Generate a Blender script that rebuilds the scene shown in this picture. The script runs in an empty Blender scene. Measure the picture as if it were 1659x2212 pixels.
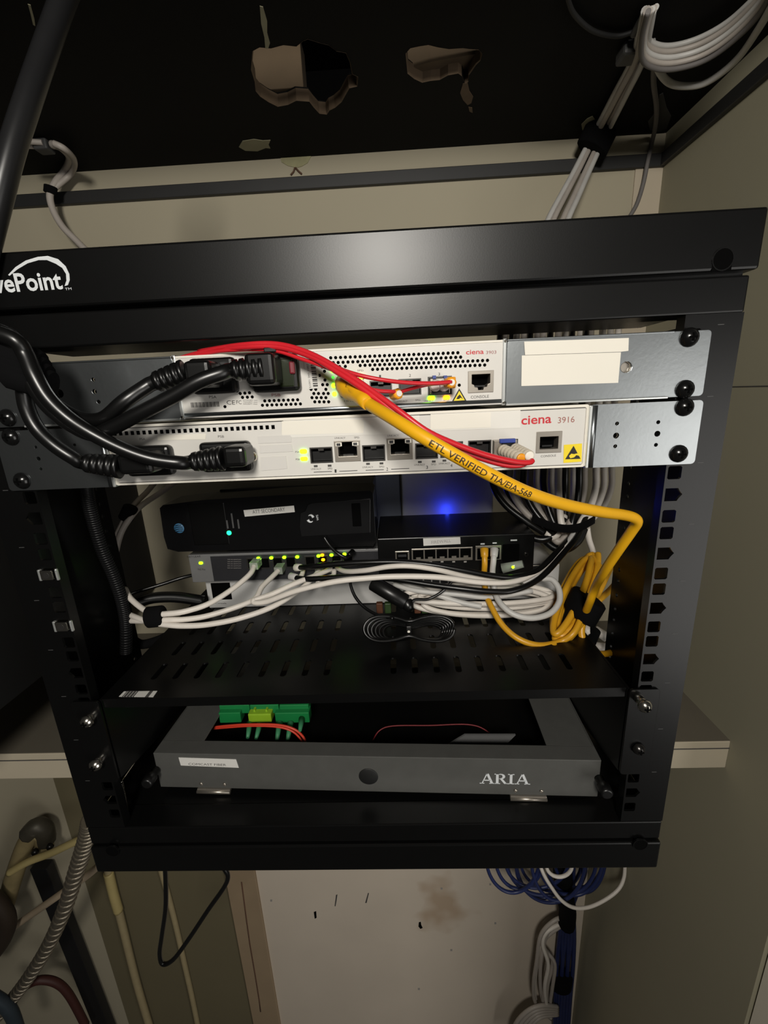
import bpy, bmesh, math, random
from mathutils import Vector, Matrix
from mathutils.geometry import tessellate_polygon
random.seed(7)
S = 0.001                                   # everything below is written in millimetres
SC = bpy.context.scene
COL = SC.collection
ORD = ['leftmost', 'second from the left', 'third from the left', 'fourth from the left', 'fifth from the left', 'sixth from the left', 'seventh from the left', 'eighth from the left', 'ninth from the left', 'tenth from the left', 'eleventh from the left', 'twelfth from the left']
V = Vector

# ------------------------------------------------------------------ camera
CAM = V((39.02, -302.36, 11.02)); YAW, PITCH, ROLL, FPX = -0.036296, -0.266367, -0.046501, 930.07
W, H = 1659.0, 2212.0
fwd = V((math.sin(YAW)*math.cos(PITCH), math.cos(YAW)*math.cos(PITCH), math.sin(PITCH)))
rt0 = V((math.cos(YAW), -math.sin(YAW), 0.0)); up0 = rt0.cross(fwd)
RT = rt0*math.cos(ROLL) + up0*math.sin(ROLL); UP = -rt0*math.sin(ROLL) + up0*math.cos(ROLL)
cd = bpy.data.cameras.new('camera'); cam = bpy.data.objects.new('camera', cd); COL.objects.link(cam)
m = Matrix((RT, UP, -fwd)).transposed().to_4x4(); m.translation = CAM*S; cam.matrix_world = m
cd.sensor_fit = 'VERTICAL'; cd.sensor_height = 36.0; cd.lens = 36.0*FPX/H
cd.clip_start = 0.005; cd.clip_end = 30
SC.camera = cam
# ------------------------------------------------------------------ world, lamps, exposure
SC.view_settings.view_transform = 'Standard'; SC.view_settings.look = 'None'
SC.view_settings.exposure = 0.62; SC.view_settings.gamma = 1.0; SC.view_settings.use_curve_mapping = False
wd = bpy.data.worlds.new('room_dark'); SC.world = wd; wd.use_nodes = True
wd.node_tree.nodes['Background'].inputs[0].default_value = (1.0, 0.95, 0.86, 1)
wd.node_tree.nodes['Background'].inputs[1].default_value = 0.016
def area(name, loc, target, size, power, col, tall=None):
    l = bpy.data.lights.new(name, 'AREA'); l.shape = 'RECTANGLE' if tall else 'DISK'; l.size = size; l.size_y = tall or size; l.energy = power; l.color = col
    o = bpy.data.objects.new(name, l); COL.objects.link(o); o.location = V(loc)*S
    o.rotation_euler = (V(target)-V(loc)).to_track_quat('-Z', 'Y').to_euler(); return o
area('room_lamp', (20, -850, 330), (60, 100, -60), 0.20, 5.6, (1.0, 0.955, 0.875))
area('right_fill_panel', (1400, -1500, -650), (200, 100, -500), 0.8, 8.5, (1.0, 0.97, 0.92), 1.4)  # unseen soft panel added for the bright surroundings at lower right

# ------------------------------------------------------------------ helpers
def P(px, py, Y=None, X=None, Z=None):
    """point of the scene (mm) that lies at depth Y (or on the plane X / Z) and is seen at pixel px,py of the photograph"""
    d = fwd + RT*((px-W/2)/FPX) - UP*((py-H/2)/FPX)
    if Y is not None: t = (Y-CAM.y)/d.y
    elif X is not None: t = (X-CAM.x)/d.x
    else: t = (Z-CAM.z)/d.z
    return CAM + d*t
def srgb(r, g, b):
    f = lambda c: ((c/255+0.055)/1.055)**2.4 if c > 10 else c/255/12.92
    return (f(r), f(g), f(b), 1)
MATS = {}
def mat(name, rgb, rough=0.5, metal=0.0, var=0.12, scale=60, bump=0.0, emit=0, emit_rgb=None, alpha=None, spec=0.5):
    if name in MATS: return MATS[name]
    m = bpy.data.materials.new(name); m.use_nodes = True; nt = m.node_tree; b = nt.nodes['Principled BSDF']
    b.inputs['Roughness'].default_value = rough; b.inputs['Metallic'].default_value = metal
    b.inputs['Specular IOR Level'].default_value = spec
    c = srgb(*rgb)
    tc = nt.nodes.new('ShaderNodeTexCoord'); nz = nt.nodes.new('ShaderNodeTexNoise'); nz.inputs['Scale'].default_value = scale; nz.inputs['Detail'].default_value = 5
    nt.links.new(tc.outputs['Object'], nz.inputs['Vector'])
    mx = nt.nodes.new('ShaderNodeMix'); mx.data_type = 'RGBA'
    mx.inputs[6].default_value = tuple(x*(1-var) for x in c[:3])+(1,); mx.inputs[7].default_value = tuple(min(1, x*(1+var)) for x in c[:3])+(1,)
    nt.links.new(nz.outputs['Fac'], mx.inputs[0]); nt.links.new(mx.outputs[2], b.inputs['Base Color'])
    if bump:
        bp = nt.nodes.new('ShaderNodeBump'); bp.inputs['Strength'].default_value = bump; bp.inputs['Distance'].default_value = 0.0006
        n2 = nt.nodes.new('ShaderNodeTexNoise'); n2.inputs['Scale'].default_value = scale*12
        nt.links.new(tc.outputs['Object'], n2.inputs['Vector']); nt.links.new(n2.outputs['Fac'], bp.inputs['Height']); nt.links.new(bp.outputs['Normal'], b.inputs['Normal'])
    if emit:
        b.inputs['Emission Color'].default_value = srgb(*(emit_rgb or rgb)); b.inputs['Emission Strength'].default_value = emit
    if alpha is not None:
        b.inputs['Transmission Weight'].default_value = alpha
    MATS[name] = m; return m

BLK = mat('black_powder_coat', (8, 8, 8), 0.33, bump=0.02, scale=90, spec=0.3)
BLKF = mat('black_satin_plastic', (14, 14, 14), 0.35)
BLKM = mat('matt_black_fabric', (10, 10, 11), 0.95, spec=0.1)
VOID = mat('dark_opening', (4, 4, 4), 0.9, spec=0.05)
RUB = mat('black_rubber', (10, 10, 10), 0.32)
ZINC = mat('zinc_plate', (150, 154, 156), 0.33, 1.0, var=0.10, scale=40, bump=0.05)
ZINCD = mat('zinc_edge', (225, 228, 226), 0.3, 0.8)
PLATE = mat('light_grey_paint', (205, 202, 196), 0.45, var=0.03)
STICK = mat('white_sticker', (224, 219, 207), 0.6, var=0.02)
STICK2 = mat('white_label_tape', (205, 203, 198), 0.5, var=0.03)
CHROME = mat('bright_steel', (210, 205, 195), 0.18, 1.0)
BSCR = mat('black_oxide_screw', (20, 20, 20), 0.2, 0.3)
INK = mat('grey_ink', (70, 68, 66), 0.7); INKD = mat('dark_ink', (30, 28, 28), 0.7); INKL = mat('faded_ink', (150, 146, 142), 0.7)
REDINK = mat('red_ink', (190, 38, 48), 0.6); DREDINK = mat('dull_red_ink', (150, 90, 90), 0.6)
WHITEINK = mat('white_ink', (205, 208, 210), 0.5); FAINT = mat('faint_white_ink', (72, 72, 72), 0.6)
YEL = mat('yellow_jacket', (226, 168, 22), 0.38, var=0.08, bump=0.05)
YEL2 = mat('yellow_jacket_thin', (205, 150, 30), 0.38, var=0.08)
RED = mat('red_jacket', (200, 34, 44), 0.35, var=0.05)
WHT = mat('white_jacket', (214, 207, 198), 0.45, var=0.08, scale=120)
GRY = mat('grey_jacket', (168, 160, 152), 0.5, var=0.1)
LGRY = mat('light_grey_jacket', (190, 188, 184), 0.45)
ORG = mat('orange_plastic', (228, 150, 20), 0.4); BEIGE = mat('beige_boot', (200, 190, 172), 0.55)
BLUEP = mat('blue_latch', (40, 60, 140), 0.4)
STEELP = mat('port_steel', (165, 158, 148), 0.35, 0.8); STEELD = mat('port_steel_dark', (70, 68, 66), 0.4, 0.7)
LEDG = mat('green_led', (150, 255, 20), 0.4, emit=4.5, emit_rgb=(140, 255, 10)); LEDG2 = mat('pure_green_led', (20, 230, 110), 0.4, emit=3.5)
LEDD = mat('dim_green_led', (60, 220, 50), 0.4, emit=1.2); LEDO = mat('orange_led', (255, 170, 10), 0.4, emit=3.5, emit_rgb=(255, 165, 5))
LEDY = mat('yellow_led', (255, 230, 60), 0.4, emit=3, emit_rgb=(255, 225, 40)); LEDB = mat('blue_led', (20, 30, 255), 0.4, emit=4)
CLEAR = mat('clear_plug', (200, 206, 196), 0.15, alpha=0.6)
WALL = mat('beige_wall_paint', (164, 156, 135), 0.75, var=0.07, scale=5, bump=0.1)
WALLR = mat('greenish_wall_paint', (152, 147, 126), 0.75, var=0.07, scale=4, bump=0.1)
WALLB = mat('stained_white_board', (200, 188, 172), 0.75, var=0.10, scale=6, bump=0.1)
CEIL = mat('black_ceiling_paint', (11, 11, 10), 0.75, var=0.2, spec=0.15)
TRIM = mat('black_trim_paint', (33, 33, 33), 0.55)
LEDGE = mat('cream_ledge', (174, 164, 144), 0.65, var=0.06, scale=20)
PAPER = mat('torn_gypsum_paper', (92, 76, 58), 0.9, var=0.3, scale=60)
WOOD = mat('raw_joist_wood', (92, 77, 58), 0.85, var=0.25, scale=30)
CREAM = mat('cream_pipe_paint', (176, 160, 108), 0.6, var=0.15, scale=25)
GREEN = mat('green_adapter', (22, 120, 62), 0.45); GREENL = mat('lime_adapter', (140, 180, 40), 0.45); GREEND = mat('green_boot', (60, 130, 90), 0.5)
BLUEC = mat('blue_jacket', (33, 43, 86), 0.4, var=0.2); ARMOR = mat('armored_conduit', (120, 112, 98), 0.35, 0.6)
SMOKE = mat('grey_switch_metal', (118, 118, 118), 0.45, 0.2); SWW = mat('white_switch_metal', (185, 184, 182), 0.45, var=0.03)
TRAYG = mat('grey_tray_paint', (92, 92, 89), 0.36, 0.3, bump=0.08)
DGRY = mat('dark_grey_plastic', (44, 44, 46), 0.45)

class MB:
    """collects simple solids (mm) and links them as ONE mesh object"""
    def __init__(s): s.v = []; s.f = []; s.sm = []
    def add(s, vs, fs, smooth=False):
        o = len(s.v); s.v += [V(v) for v in vs]; s.f += [tuple(i+o for i in f) for f in fs]; s.sm += [smooth]*len(fs); return s
    def box(s, x0, x1, y0, y1, z0, z1):
        vs = [(x, y, z) for x in (x0, x1) for y in (y0, y1) for z in (z0, z1)]
        return s.add(vs, [(0,1,3,2),(4,6,7,5),(0,4,5,1),(2,3,7,6),(0,2,6,4),(1,5,7,3)])
    def prism(s, pts, fn, t0, t1, holes=()):
        """2-D outline (with holes) swept from t0 to t1; fn(u, v, t) gives the point"""
        loops = [list(pts)] + [list(h) for h in holes]; flat = [p for l in loops for p in l]; n = len(flat)
        tr = tessellate_polygon([[V((p[0], p[1], 0)) for p in l] for l in loops])
        vs = [fn(p[0], p[1], t0) for p in flat] + [fn(p[0], p[1], t1) for p in flat]
        fs = [tuple(t) for t in tr] + [tuple(n+i for i in reversed(t)) for t in tr]
        k = 0
        for l in loops:
            for i in range(len(l)):
                a, b = k+i, k+(i+1) % len(l); fs.append((a, b, n+b, n+a))
            k += len(l)
        return s.add(vs, fs)
    def xz(s, pts, y0, y1, holes=()): return s.prism(pts, lambda u, v, t: (u, t, v), y0, y1, holes)
    def ring(s, rings, smooth=True, caps=True):
        n = len(rings[0]); o = len(s.v)
        vs = [p for r in rings for p in r]; fs = []
        for i in range(len(rings)-1):
            for j in range(n):
                fs.append((i*n+j, i*n+(j+1) % n, (i+1)*n+(j+1) % n, (i+1)*n+j))
        s.add(vs, fs, smooth)
        if caps:
            s.add([], []); s.f += [tuple(o+j for j in reversed(range(n))), tuple(o+(len(rings)-1)*n+j for j in range(n))]; s.sm += [False, False]
        return s
    def tube(s, pts, r, n=10, closed=False):
        pts = [V(p) for p in pts]; rr = r if callable(r) else (lambda t: r)
        rings = []; T = []
        for i in range(len(pts)):
            a = pts[max(i-1, 0)]; b = pts[min(i+1, len(pts)-1)]
            T.append((b-a).normalized() if (b-a).length > 1e-6 else V((0, 0, 1)))
        ref = V((0, 0, 1)) if abs(T[0].z) < 0.9 else V((1, 0, 0))
        u = T[0].cross(ref).normalized()
        for i, p in enumerate(pts):
            u = (u - T[i]*u.dot(T[i])); u = u.normalized() if u.length > 1e-6 else T[i].orthogonal().normalized()
            w = T[i].cross(u); q = rr(i/max(1, len(pts)-1))
            rings.append([p + (u*math.cos(a)+w*math.sin(a))*q for a in [2*math.pi*k/n for k in range(n)]])
        return s.ring(rings)
    def cyl(s, a, b, r, n=16, r2=None):
        a, b = V(a), V(b); r2 = r if r2 is None else r2
        return s.tube([a, b], lambda t: r+(r2-r)*t, n)
    def lathe(s, c, axis, prof, n=16):
        """prof: (distance along axis, radius)"""
        axis = V(axis).normalized(); u = axis.orthogonal().normalized(); w = axis.cross(u)
        return s.ring([[V(c)+axis*d+(u*math.cos(2*math.pi*k/n)+w*math.sin(2*math.pi*k/n))*max(r, 0.01) for k in range(n)] for d, r in prof])
    def build(s, name, material, parent=None, bevel=0.0, smooth=False, seg=2):
        lo = V((min(v[i] for v in s.v) for i in range(3))); hi = V((max(v[i] for v in s.v) for i in range(3))); c = (lo+hi)/2
        if parent is None: c.z = lo.z
        me = bpy.data.meshes.new(name); me.from_pydata([(v-c)*S for v in s.v], [], s.f)
        for p, q in zip(me.polygons, s.sm): p.use_smooth = q or smooth
        bm = bmesh.new(); bm.from_mesh(me); bmesh.ops.recalc_face_normals(bm, faces=bm.faces); bm.to_mesh(me); bm.free()
        me.materials.append(material)
        o = bpy.data.objects.new(name, me); COL.objects.link(o); o.location = c*S
        if parent is not None: adopt(o, parent)
        if bevel:
            b = o.modifiers.new('bevel', 'BEVEL'); b.width = bevel*S; b.segments = seg; b.limit_method = 'ANGLE'
        return o
WORLDLOC = {}
def adopt(o, parent):
    o.parent = parent; o.matrix_parent_inverse = Matrix.Translation(-abs_loc(parent))
def abs_loc(o):
    # o.location is kept in scene coordinates for every object (parent inverse cancels the parent)
    return o.location.copy()
def thing(name, loc, label, cat, group=None):
    o = bpy.data.objects.new(name, None); COL.objects.link(o); o.location = V(loc)*S; o.empty_display_size = 0.02
    return tag(o, label, cat, group)
def tag(o, label=None, cat=None, group=None, kind=None):
    if label: o['label'] = label
    if cat: o['category'] = cat
    if group: o['group'] = group
    if kind: o['kind'] = kind
    return o
def spline(pts, sub=6, closed=False):
    pts = [V(p) for p in pts]; out = []; n = len(pts)
    if n < 3: return pts
    for i in range(n if closed else n-1):
        if closed: p0, p1, p2, p3 = pts[(i-1) % n], pts[i], pts[(i+1) % n], pts[(i+2) % n]
        else: p0, p1, p2, p3 = pts[max(i-1, 0)], pts[i], pts[i+1], pts[min(i+2, n-1)]
        for k in range(sub):
            t = k/sub
            out.append(0.5*((2*p1)+(p2-p0)*t+(2*p0-5*p1+4*p2-p3)*t*t+(3*p1-p0-3*p2+p3)*t**3))
    out.append(pts[0] if closed else pts[-1]); return out
def path(pp, sub=6):
    return spline([P(a[0], a[1], a[2]) if not isinstance(a, V) else a for a in pp], sub)
def cable(name, pp, r, material, parent=None, label=None, cat='cable', group=None, sub=6, n=10):
    o = MB().tube(path(pp, sub), r, n).build(name, material, parent)
    return tag(o, label, cat if parent is None else None, group)
def rrect(x0, x1, z0, z1, r, n=4):
    pts = []
    for cx, cz, a0 in ((x1-r, z1-r, 0), (x0+r, z1-r, 90), (x0+r, z0+r, 180), (x1-r, z0+r, 270)):
        for k in range(n+1):
            a = math.radians(a0+90*k/n); pts.append((cx+r*math.cos(a), cz+r*math.sin(a)))
    return pts
def circ(cx, cz, r, n=12, sx=1.0): return [(cx+r*sx*math.cos(2*math.pi*k/n), cz+r*math.sin(2*math.pi*k/n)) for k in range(n)]
DG = None
def text_mesh(body, bold=0.0, shear=0.0):
    cu = bpy.data.curves.new('t', 'FONT'); cu.body = body; cu.offset = bold; cu.shear = shear; cu.resolution_u = 3
    o = bpy.data.objects.new('t', cu); COL.objects.link(o); bpy.context.view_layer.update()
    me = bpy.data.meshes.new_from_object(o.evaluated_get(bpy.context.evaluated_depsgraph_get()))
    vs = [v.co.copy() for v in me.vertices]; fs = [tuple(p.vertices) for p in me.polygons]
    bpy.data.objects.remove(o); bpy.data.curves.remove(cu); bpy.data.meshes.remove(me)
    x0 = min(v.x for v in vs); x1 = max(v.x for v in vs); z1 = max(v.y for v in vs); z0 = min(v.y for v in vs)
    return [((v.x-x0)/(x1-x0), (v.y-z0)/(z1-z0)) for v in vs], fs
def text(body, name, px0, py0, px1, h, Y, material, parent, bold=0.0, vertical=False, py1=None, shear=0.0, zup=0):
    """flat lettering on the plane Y: left-bottom at px0,py0, running to px1; letter height h px"""
    vs, fs = text_mesh(body, bold, shear)
    a = P(px0, py0, Y); b = P(px1, py0 if py1 is None else py1, Y); hh = (P(px0, py0-h, Y)-a).length
    ex = (b-a); ez = V((-ex.z, 0, ex.x)).normalized()*hh
    mb = MB(); mb.add([a+ex*u+ez*v for u, v in vs] , fs)
    return mb.build(name, material, parent)
def prect(mb, px0, py0, px1, py1, Y0, Y1):
    """box on a face: pixel corners measured on plane Y1 (front), sunk to Y0"""
    a = P(px0, py0, Y1); b = P(px1, py1, Y1); mb.box(min(a.x, b.x), max(a.x, b.x), Y1, Y0, min(a.z, b.z), max(a.z, b.z)); return mb
def pbox(name, px0, py0, px1, py1, Y0, Y1, material, parent, bevel=0.0):
    """like prect, but centred: size from the middle of each pixel side (keeps tilted rectangles square to the unit)"""
    pm = ((px0+px1)/2, (py0+py1)/2); w = (P(px1, pm[1], Y1)-P(px0, pm[1], Y1)).x; h = (P(pm[0], py0, Y1)-P(pm[0], py1, Y1)).z; c = P(pm[0], pm[1], Y1)
    return MB().box(c.x-w/2, c.x+w/2, Y1, Y0, c.z-h/2, c.z+h/2).build(name, material, parent, bevel)

# ================================================================== THE SETTING
YW, XR, ZC = 400.0, 416.5, 333.0
st = lambda o: tag(o, kind='structure')
wb = st(MB().box(-1100, XR+30, YW, YW+20, -1800, ZC+4).build('wall_back', WALL))
wr = st(MB().box(XR, XR+12, 32, YW, -1800, ZC+60).build('wall_right', WALLR))
# wall_right's panel joint (thin dark seam at the height of the upper device)
sm = P(1560, 836, X=XR).z
MB().box(XR-0.4, XR, 32, YW, sm-0.6, sm+0.6).build('panel_seam', INK, wr)
# door slab with its bright edge in front of the nook, right
dr = st(MB().box(XR+4, XR+420, 6, 30, -1800, 600).build('door_1', mat('white_door_paint', (226, 220, 205), 0.5, var=0.03)))
# ceiling with two broken holes
h1px = [(545,110),(560,102),(585,104),(612,97),(640,100),(655,88),(665,84),(690,92),(710,97),(727,110),(748,114),(757,135),(762,160),(774,166),(772,186),(755,190),(748,202),(738,220),(724,232),(712,238),(706,247),(690,245),(678,232),(668,219),(640,217),(622,226),(600,230),(580,220),(562,208),(552,196),(550,176),(542,150)]
h2px = [(876,115),(886,104),(905,100),(925,97),(945,102),(970,106),(1000,104),(1015,106),(1034,107),(1042,116),(1038,130),(1028,140),(1020,152),(1013,162),(1012,176),(1004,180),(998,164),(990,158),(968,162),(950,172),(930,174),(912,178),(895,170),(880,158)]
ceil_holes = [[(P(x, y, Z=ZC).x, P(x, y, Z=ZC).y) for x, y in h] for h in (h1px, h2px)]
ceil = st(MB().prism([(-1100, 32), (XR, 32), (XR, YW), (-1100, YW)], lambda u, v, t: (u, v, t), ZC, ZC+13, ceil_holes).build('ceiling', CEIL))
for h in ceil_holes:        # broken gypsum edge lining each hole, pale and a little ragged
    mb = MB(); n = len(h); cx = sum(p[0] for p in h)/n; cy = sum(p[1] for p in h)/n
    a = [V((x, y, ZC-0.3)) for x, y in h]; b = [V((x+(cx-x)*0.02, y+(cy-y)*0.02, ZC+0.8)) for x, y in h]; c = [V((x+(cx-x)*0.03, y+(cy-y)*0.03, ZC+11)) for x, y in h]
    mb.ring([a, b, c], smooth=False, caps=False).build('broken_edge', PAPER, ceil)
ub = MB().box(-1100, XR, 32, YW+20, ZC+95, ZC+100); ub.box(-1100, XR, YW, YW+20, ZC+4, ZC+95); ub.build('dark_void_backing', VOID, ceil)  # near-black backing; the darkness above the holes is put in its colour
j0 = P(545, 100, Z=ZC+14); j1 = P(657, 193, Z=ZC+14)
MB().box(j0.x-60, j1.x, j1.y-4, j0.y+90, ZC+14, ZC+60).build('joist', WOOD, ceil, bevel=1)
ja = [P(x, y, Z=ZC+9) for x, y in ((868,152),(930,134),(1020,118),(1048,112),(1048,180),(868,190))]; MB().prism([(p.x, p.y) for p in ja], lambda u, v, t: (u, v, t), ZC+9, ZC+40).build('joist', WOOD, ceil)
# peeled spots where the black paint is gone and the beige ground shows
def ceil_patch(px, name='bare_patch', material=None):
    MB().prism([(P(x, y, Z=ZC).x, P(x, y, Z=ZC).y) for x, y in px], lambda u, v, t: (u, v, t), ZC-0.5, ZC, ()).build(name, material or mat('bare_beige', (150, 146, 120), 0.85, var=0.15), ceil)
ceil_patch([(516,317),(524,304),(548,300),(568,303),(584,302),(580,312),(584,320),(574,319),(556,326),(530,325)])
ceil_patch([(1256,268),(1268,256),(1280,250),(1288,262),(1288,276),(1276,290),(1266,289),(1258,280)])
ceil_patch([(561,12),(568,14),(577,45),(577,70),(583,92),(579,104),(573,103),(571,80),(564,50)])
ceil_patch([(1000,180),(1010,178),(1014,196),(1022,208),(1018,222),(1010,226),(1000,215),(994,200)], material=PAPER)
ceil_patch([(1012,230),(1020,232),(1021,243),(1014,240)], material=PAPER)
ceil_patch([(60,8),(66,10),(74,40),(76,55),(71,52),(66,30)]); ceil_patch([(90,168),(95,172),(88,200),(91,225),(86,226),(82,200)])
ceil_patch([(1400,262),(1420,236),(1424,205),(1432,200),(1440,232),(1450,250),(1440,278),(1420,284),(1404,280)], 'dust_web', mat('dust_web_grey', (66, 66, 64), 0.95))
# crumbled wall edge under the hole
mb = MB(); ch = [(605,335),(632,339),(668,328),(672,338),(664,352),(650,360),(640,362),(622,358),(608,350)]
mb.xz([(P(x, y, YW-1).x, P(x, y, YW-1).z) for x, y in ch], YW-1, YW).build('crumbled_patch', mat('chipped_plaster', (150, 146, 112), 0.9, var=0.3, scale=90), wb)
mb = MB(); mb.tube([P(637, 362, YW-1.5), P(634, 371, YW-1.5), P(628, 378, YW-1.5)], 1.2, 5); mb.tube([P(638, 362, YW-1.5), P(645, 370, YW-1.5), P(652, 376, YW-1.5)], 1.2, 5); mb.build('crack', mat('rust_crack', (92, 66, 50), 0.9), wb)
# black picture-rail trim
zt0, zt1 = 292.5, 308
st(MB().box(-1100, XR, YW-7, YW, zt0, zt1).build('trim_1', TRIM, bevel=1))
st(MB().box(XR-7, XR, 32, YW-7, zt0, zt1).build('trim_2', TRIM, bevel=1))
# corner board of the back wall beside the right wall
cb = P(1368, 420, YW-2)
st(MB().box(cb.x, XR, YW-2, YW, -90, zt0).build('trim_3', mat('corner_board_paint', (182, 170, 150), 0.75, var=0.05, scale=8)))
# deep ledge shelf behind the rack
zl = -398.5
lg = st(MB().box(-1100, XR, 122, YW, zl-38, zl).build('trim_4', LEDGE, bevel=0.8))
MB().box(-1100, XR, 123, YW, zl, zl+0.6).build('dark_top_sheet', mat('dark_ledge_top', (92, 86, 74), 0.85, var=0.12, scale=12), lg)  # thin sheet that gives the ledge top a darker tone than its front
zs = P(1500, 1617, 122).z
MB().box(-1100, XR, 121.4, 122, zs-0.8, zs+0.4).build('joint_line', INK, lg)
# lower back wall: white board, brown batten at its left edge
zb = P(555, 1890, YW).z
bx0, bx1 = -306, -374
bd = st(MB().box(bx0, XR, YW-3, YW, -1800, zl-40).build('wall_back_lower', WALLB))
def board_mark(px, name, material, t=0.6):
    MB().xz([(P(x, y, YW-3).x, P(x, y, YW-3).z) for x, y in px], YW-3-t, YW-3).build(name, material, bd)
stain_centre = P(955,1950,YW-3)*S
for px in ([(678,1970),(683,1968),(684,1982),(680,1984)], [(905,1992),(909,1991),(910,1998),(913,2004),(908,2006),(904,2001)]): board_mark(px, 'screw_hole', VOID)
for px in ([(726,1933),(729,1932),(727,1946),(725,1957),(723,1957)], [(795,1929),(797,1929),(792,1950),(789,1950)]): board_mark(px, 'pencil_mark', INK)
for px, py in ((954,1919),(586,1945),(1070,1994),(975,2052),(905,2136),(1059,1910)): board_mark([(px-2,py-2),(px+2,py-2),(px+2,py+2),(px-2,py+2)], 'nail_dimple', INKL)
bt = st(MB().box(bx1, bx0, YW-9, YW, -1800, zl-40).build('trim_5', mat('stained_batten', (150, 130, 104), 0.8, var=0.18, scale=9), bevel=1.5))
MB().tube([P(x, y, YW-9) for x, y in ((522,1905),(533,1990),(540,2040),(552,2110),(560,2160),(563,2185))], 1.6, 5).build('crack', mat('rust_crack', (92, 66, 50), 0.9), bt)
# water stain soaked in the board's paint: a noisy blot
nt = WALLB.node_tree; bsdf = nt.nodes['Principled BSDF']; old = bsdf.inputs['Base Color'].links[0].from_socket
ge = nt.nodes.new('ShaderNodeNewGeometry'); nz = nt.nodes.new('ShaderNodeTexNoise'); nz.inputs['Scale'].default_value = 14
nt.links.new(ge.outputs['Position'], nz.inputs['Vector'])
ds = nt.nodes.new('ShaderNodeVectorMath'); ds.operation = 'DISTANCE'; ds.inputs[1].default_value = stain_centre; nt.links.new(ge.outputs['Position'], ds.inputs[0])
ad_ = nt.nodes.new('ShaderNodeMath'); ad_.operation = 'MULTIPLY_ADD'; ad_.inputs[1].default_value = 0.16; nt.links.new(nz.outputs['Fac'], ad_.inputs[0]); nt.links.new(ds.outputs['Value'], ad_.inputs[2])
mr = nt.nodes.new('ShaderNodeMapRange'); mr.inputs[1].default_value = 0.105; mr.inputs[2].default_value = 0.15; mr.inputs[3].default_value = 0.75; mr.inputs[4].default_value = 0.0; nt.links.new(ad_.outputs[0], mr.inputs[0])
mx = nt.nodes.new('ShaderNodeMix'); mx.data_type = 'RGBA'; mx.inputs[7].default_value = srgb(166, 142, 116); nt.links.new(mr.outputs[0], mx.inputs[0]); nt.links.new(old, mx.inputs[6]); nt.links.new(mx.outputs[2], bsdf.inputs['Base Color'])
# recess on the far left below the ledge
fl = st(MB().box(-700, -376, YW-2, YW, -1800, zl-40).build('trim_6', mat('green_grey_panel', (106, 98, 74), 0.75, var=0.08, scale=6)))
st(MB().box(-1100, XR+30, -100, YW, -1815, -1800).build('floor', mat('grey_floor', (90, 84, 76), 0.8)))

# ================================================================== RACK FRAME
U = 44.45
rack = thing('equipment_rack', (0, 60, -419), 'black steel open wall rack frame with square-holed rails and white lettering', 'rack')
ZT, ZB = 51.2, -366.3
MB().box(-265, 265, -3, 30, 75, 108.5).build('top_bar', BLK, rack, bevel=1.6)
MB().box(-262.5, 262.5, 0, 24, ZT, 72.6).build('top_band', BLK, rack, bevel=1.2)
MB().box(-262, 262, 6, 120, 58.3, 107).build('top_pan', BLK, rack)
MB().box(-262.5, 262.5, 0, 24, -386, ZB).build('bottom_band', BLK, rack, bevel=1.2)
MB().box(-263.5, 263.5, -2, 24, -419, -388.2).build('bottom_bar', BLK, rack, bevel=1.6)
MB().box(-262, 262, 6, 118, -418, -368).build('bottom_pan', BLK, rack)
MB().box(-255, 255, 118, 235, -372, -368.5).build('base_plate', BLK, rack)
HZ = []
for k in range(9):
    zb_ = 44.45-U*(k+1)
    HZ += [(zb_+38.1, 0), (zb_+22.25, 1), (zb_+6.35, 0)]
def rail(sgn):
    mb = MB(); zs_ = [z for z, t in HZ]; edges = [ZT-1]+[(zs_[i]+zs_[i+1])/2 for i in range(len(zs_)-1)]+[ZB+1]
    x0, x1 = 227.0, 262.5
    for i, (z, t) in enumerate(HZ):
        top, bot = edges[i], edges[i+1]
        a, b = 232.5-4.9, 232.5+4.7
        hole = rrect(a, b, z-4.7, z+4.7, 1.0, 1)
        if t: hole = [(a, z-4.7), (b-0.8, z-4.7), (b+0.4, z-2.6), (b+2.6, z), (b+0.4, z+2.6), (b-0.8, z+4.7), (a, z+4.7)]
        hole = [(max(p[0], x0+0.7), p[1]) for p in hole]
        mb.prism([(x0, bot), (x1, bot), (x1, top), (x0, top)], lambda u, v, q: (sgn*u, q, v), 0, 2, [hole])
    mb.box(min(sgn*262.5, sgn*226.9), max(sgn*262.5, sgn*226.9), 0, 2, ZT-1, ZT)
    o = mb.build('rail', BLK, rack)
    fl_ = MB()            # return flange with a row of round holes near its back edge
    for i, (z, t) in enumerate(HZ):
        fl_.prism([(2, edges[i+1]), (122, edges[i+1]), (122, edges[i]), (2, edges[i])], lambda u, v, q: (sgn*q, u, v), 260.5, 262.5, [circ(110, z, 2.4, 8)])
    fl_.build('side_flange', BLK, rack)
    lip = MB().box(min(sgn*226.2, sgn*227), max(sgn*226.2, sgn*227), 0, 9, ZB, ZT).build('rail_lip', BLK, rack)
    for k in range(9):
        z = 44.45-U*k
        MB().box(min(sgn*247, sgn*251), max(sgn*247, sgn*251), -0.15, 0, z-0.2, z+0.2).build('unit_mark', FAINT, rack)
rail(1); rail(-1)
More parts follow.
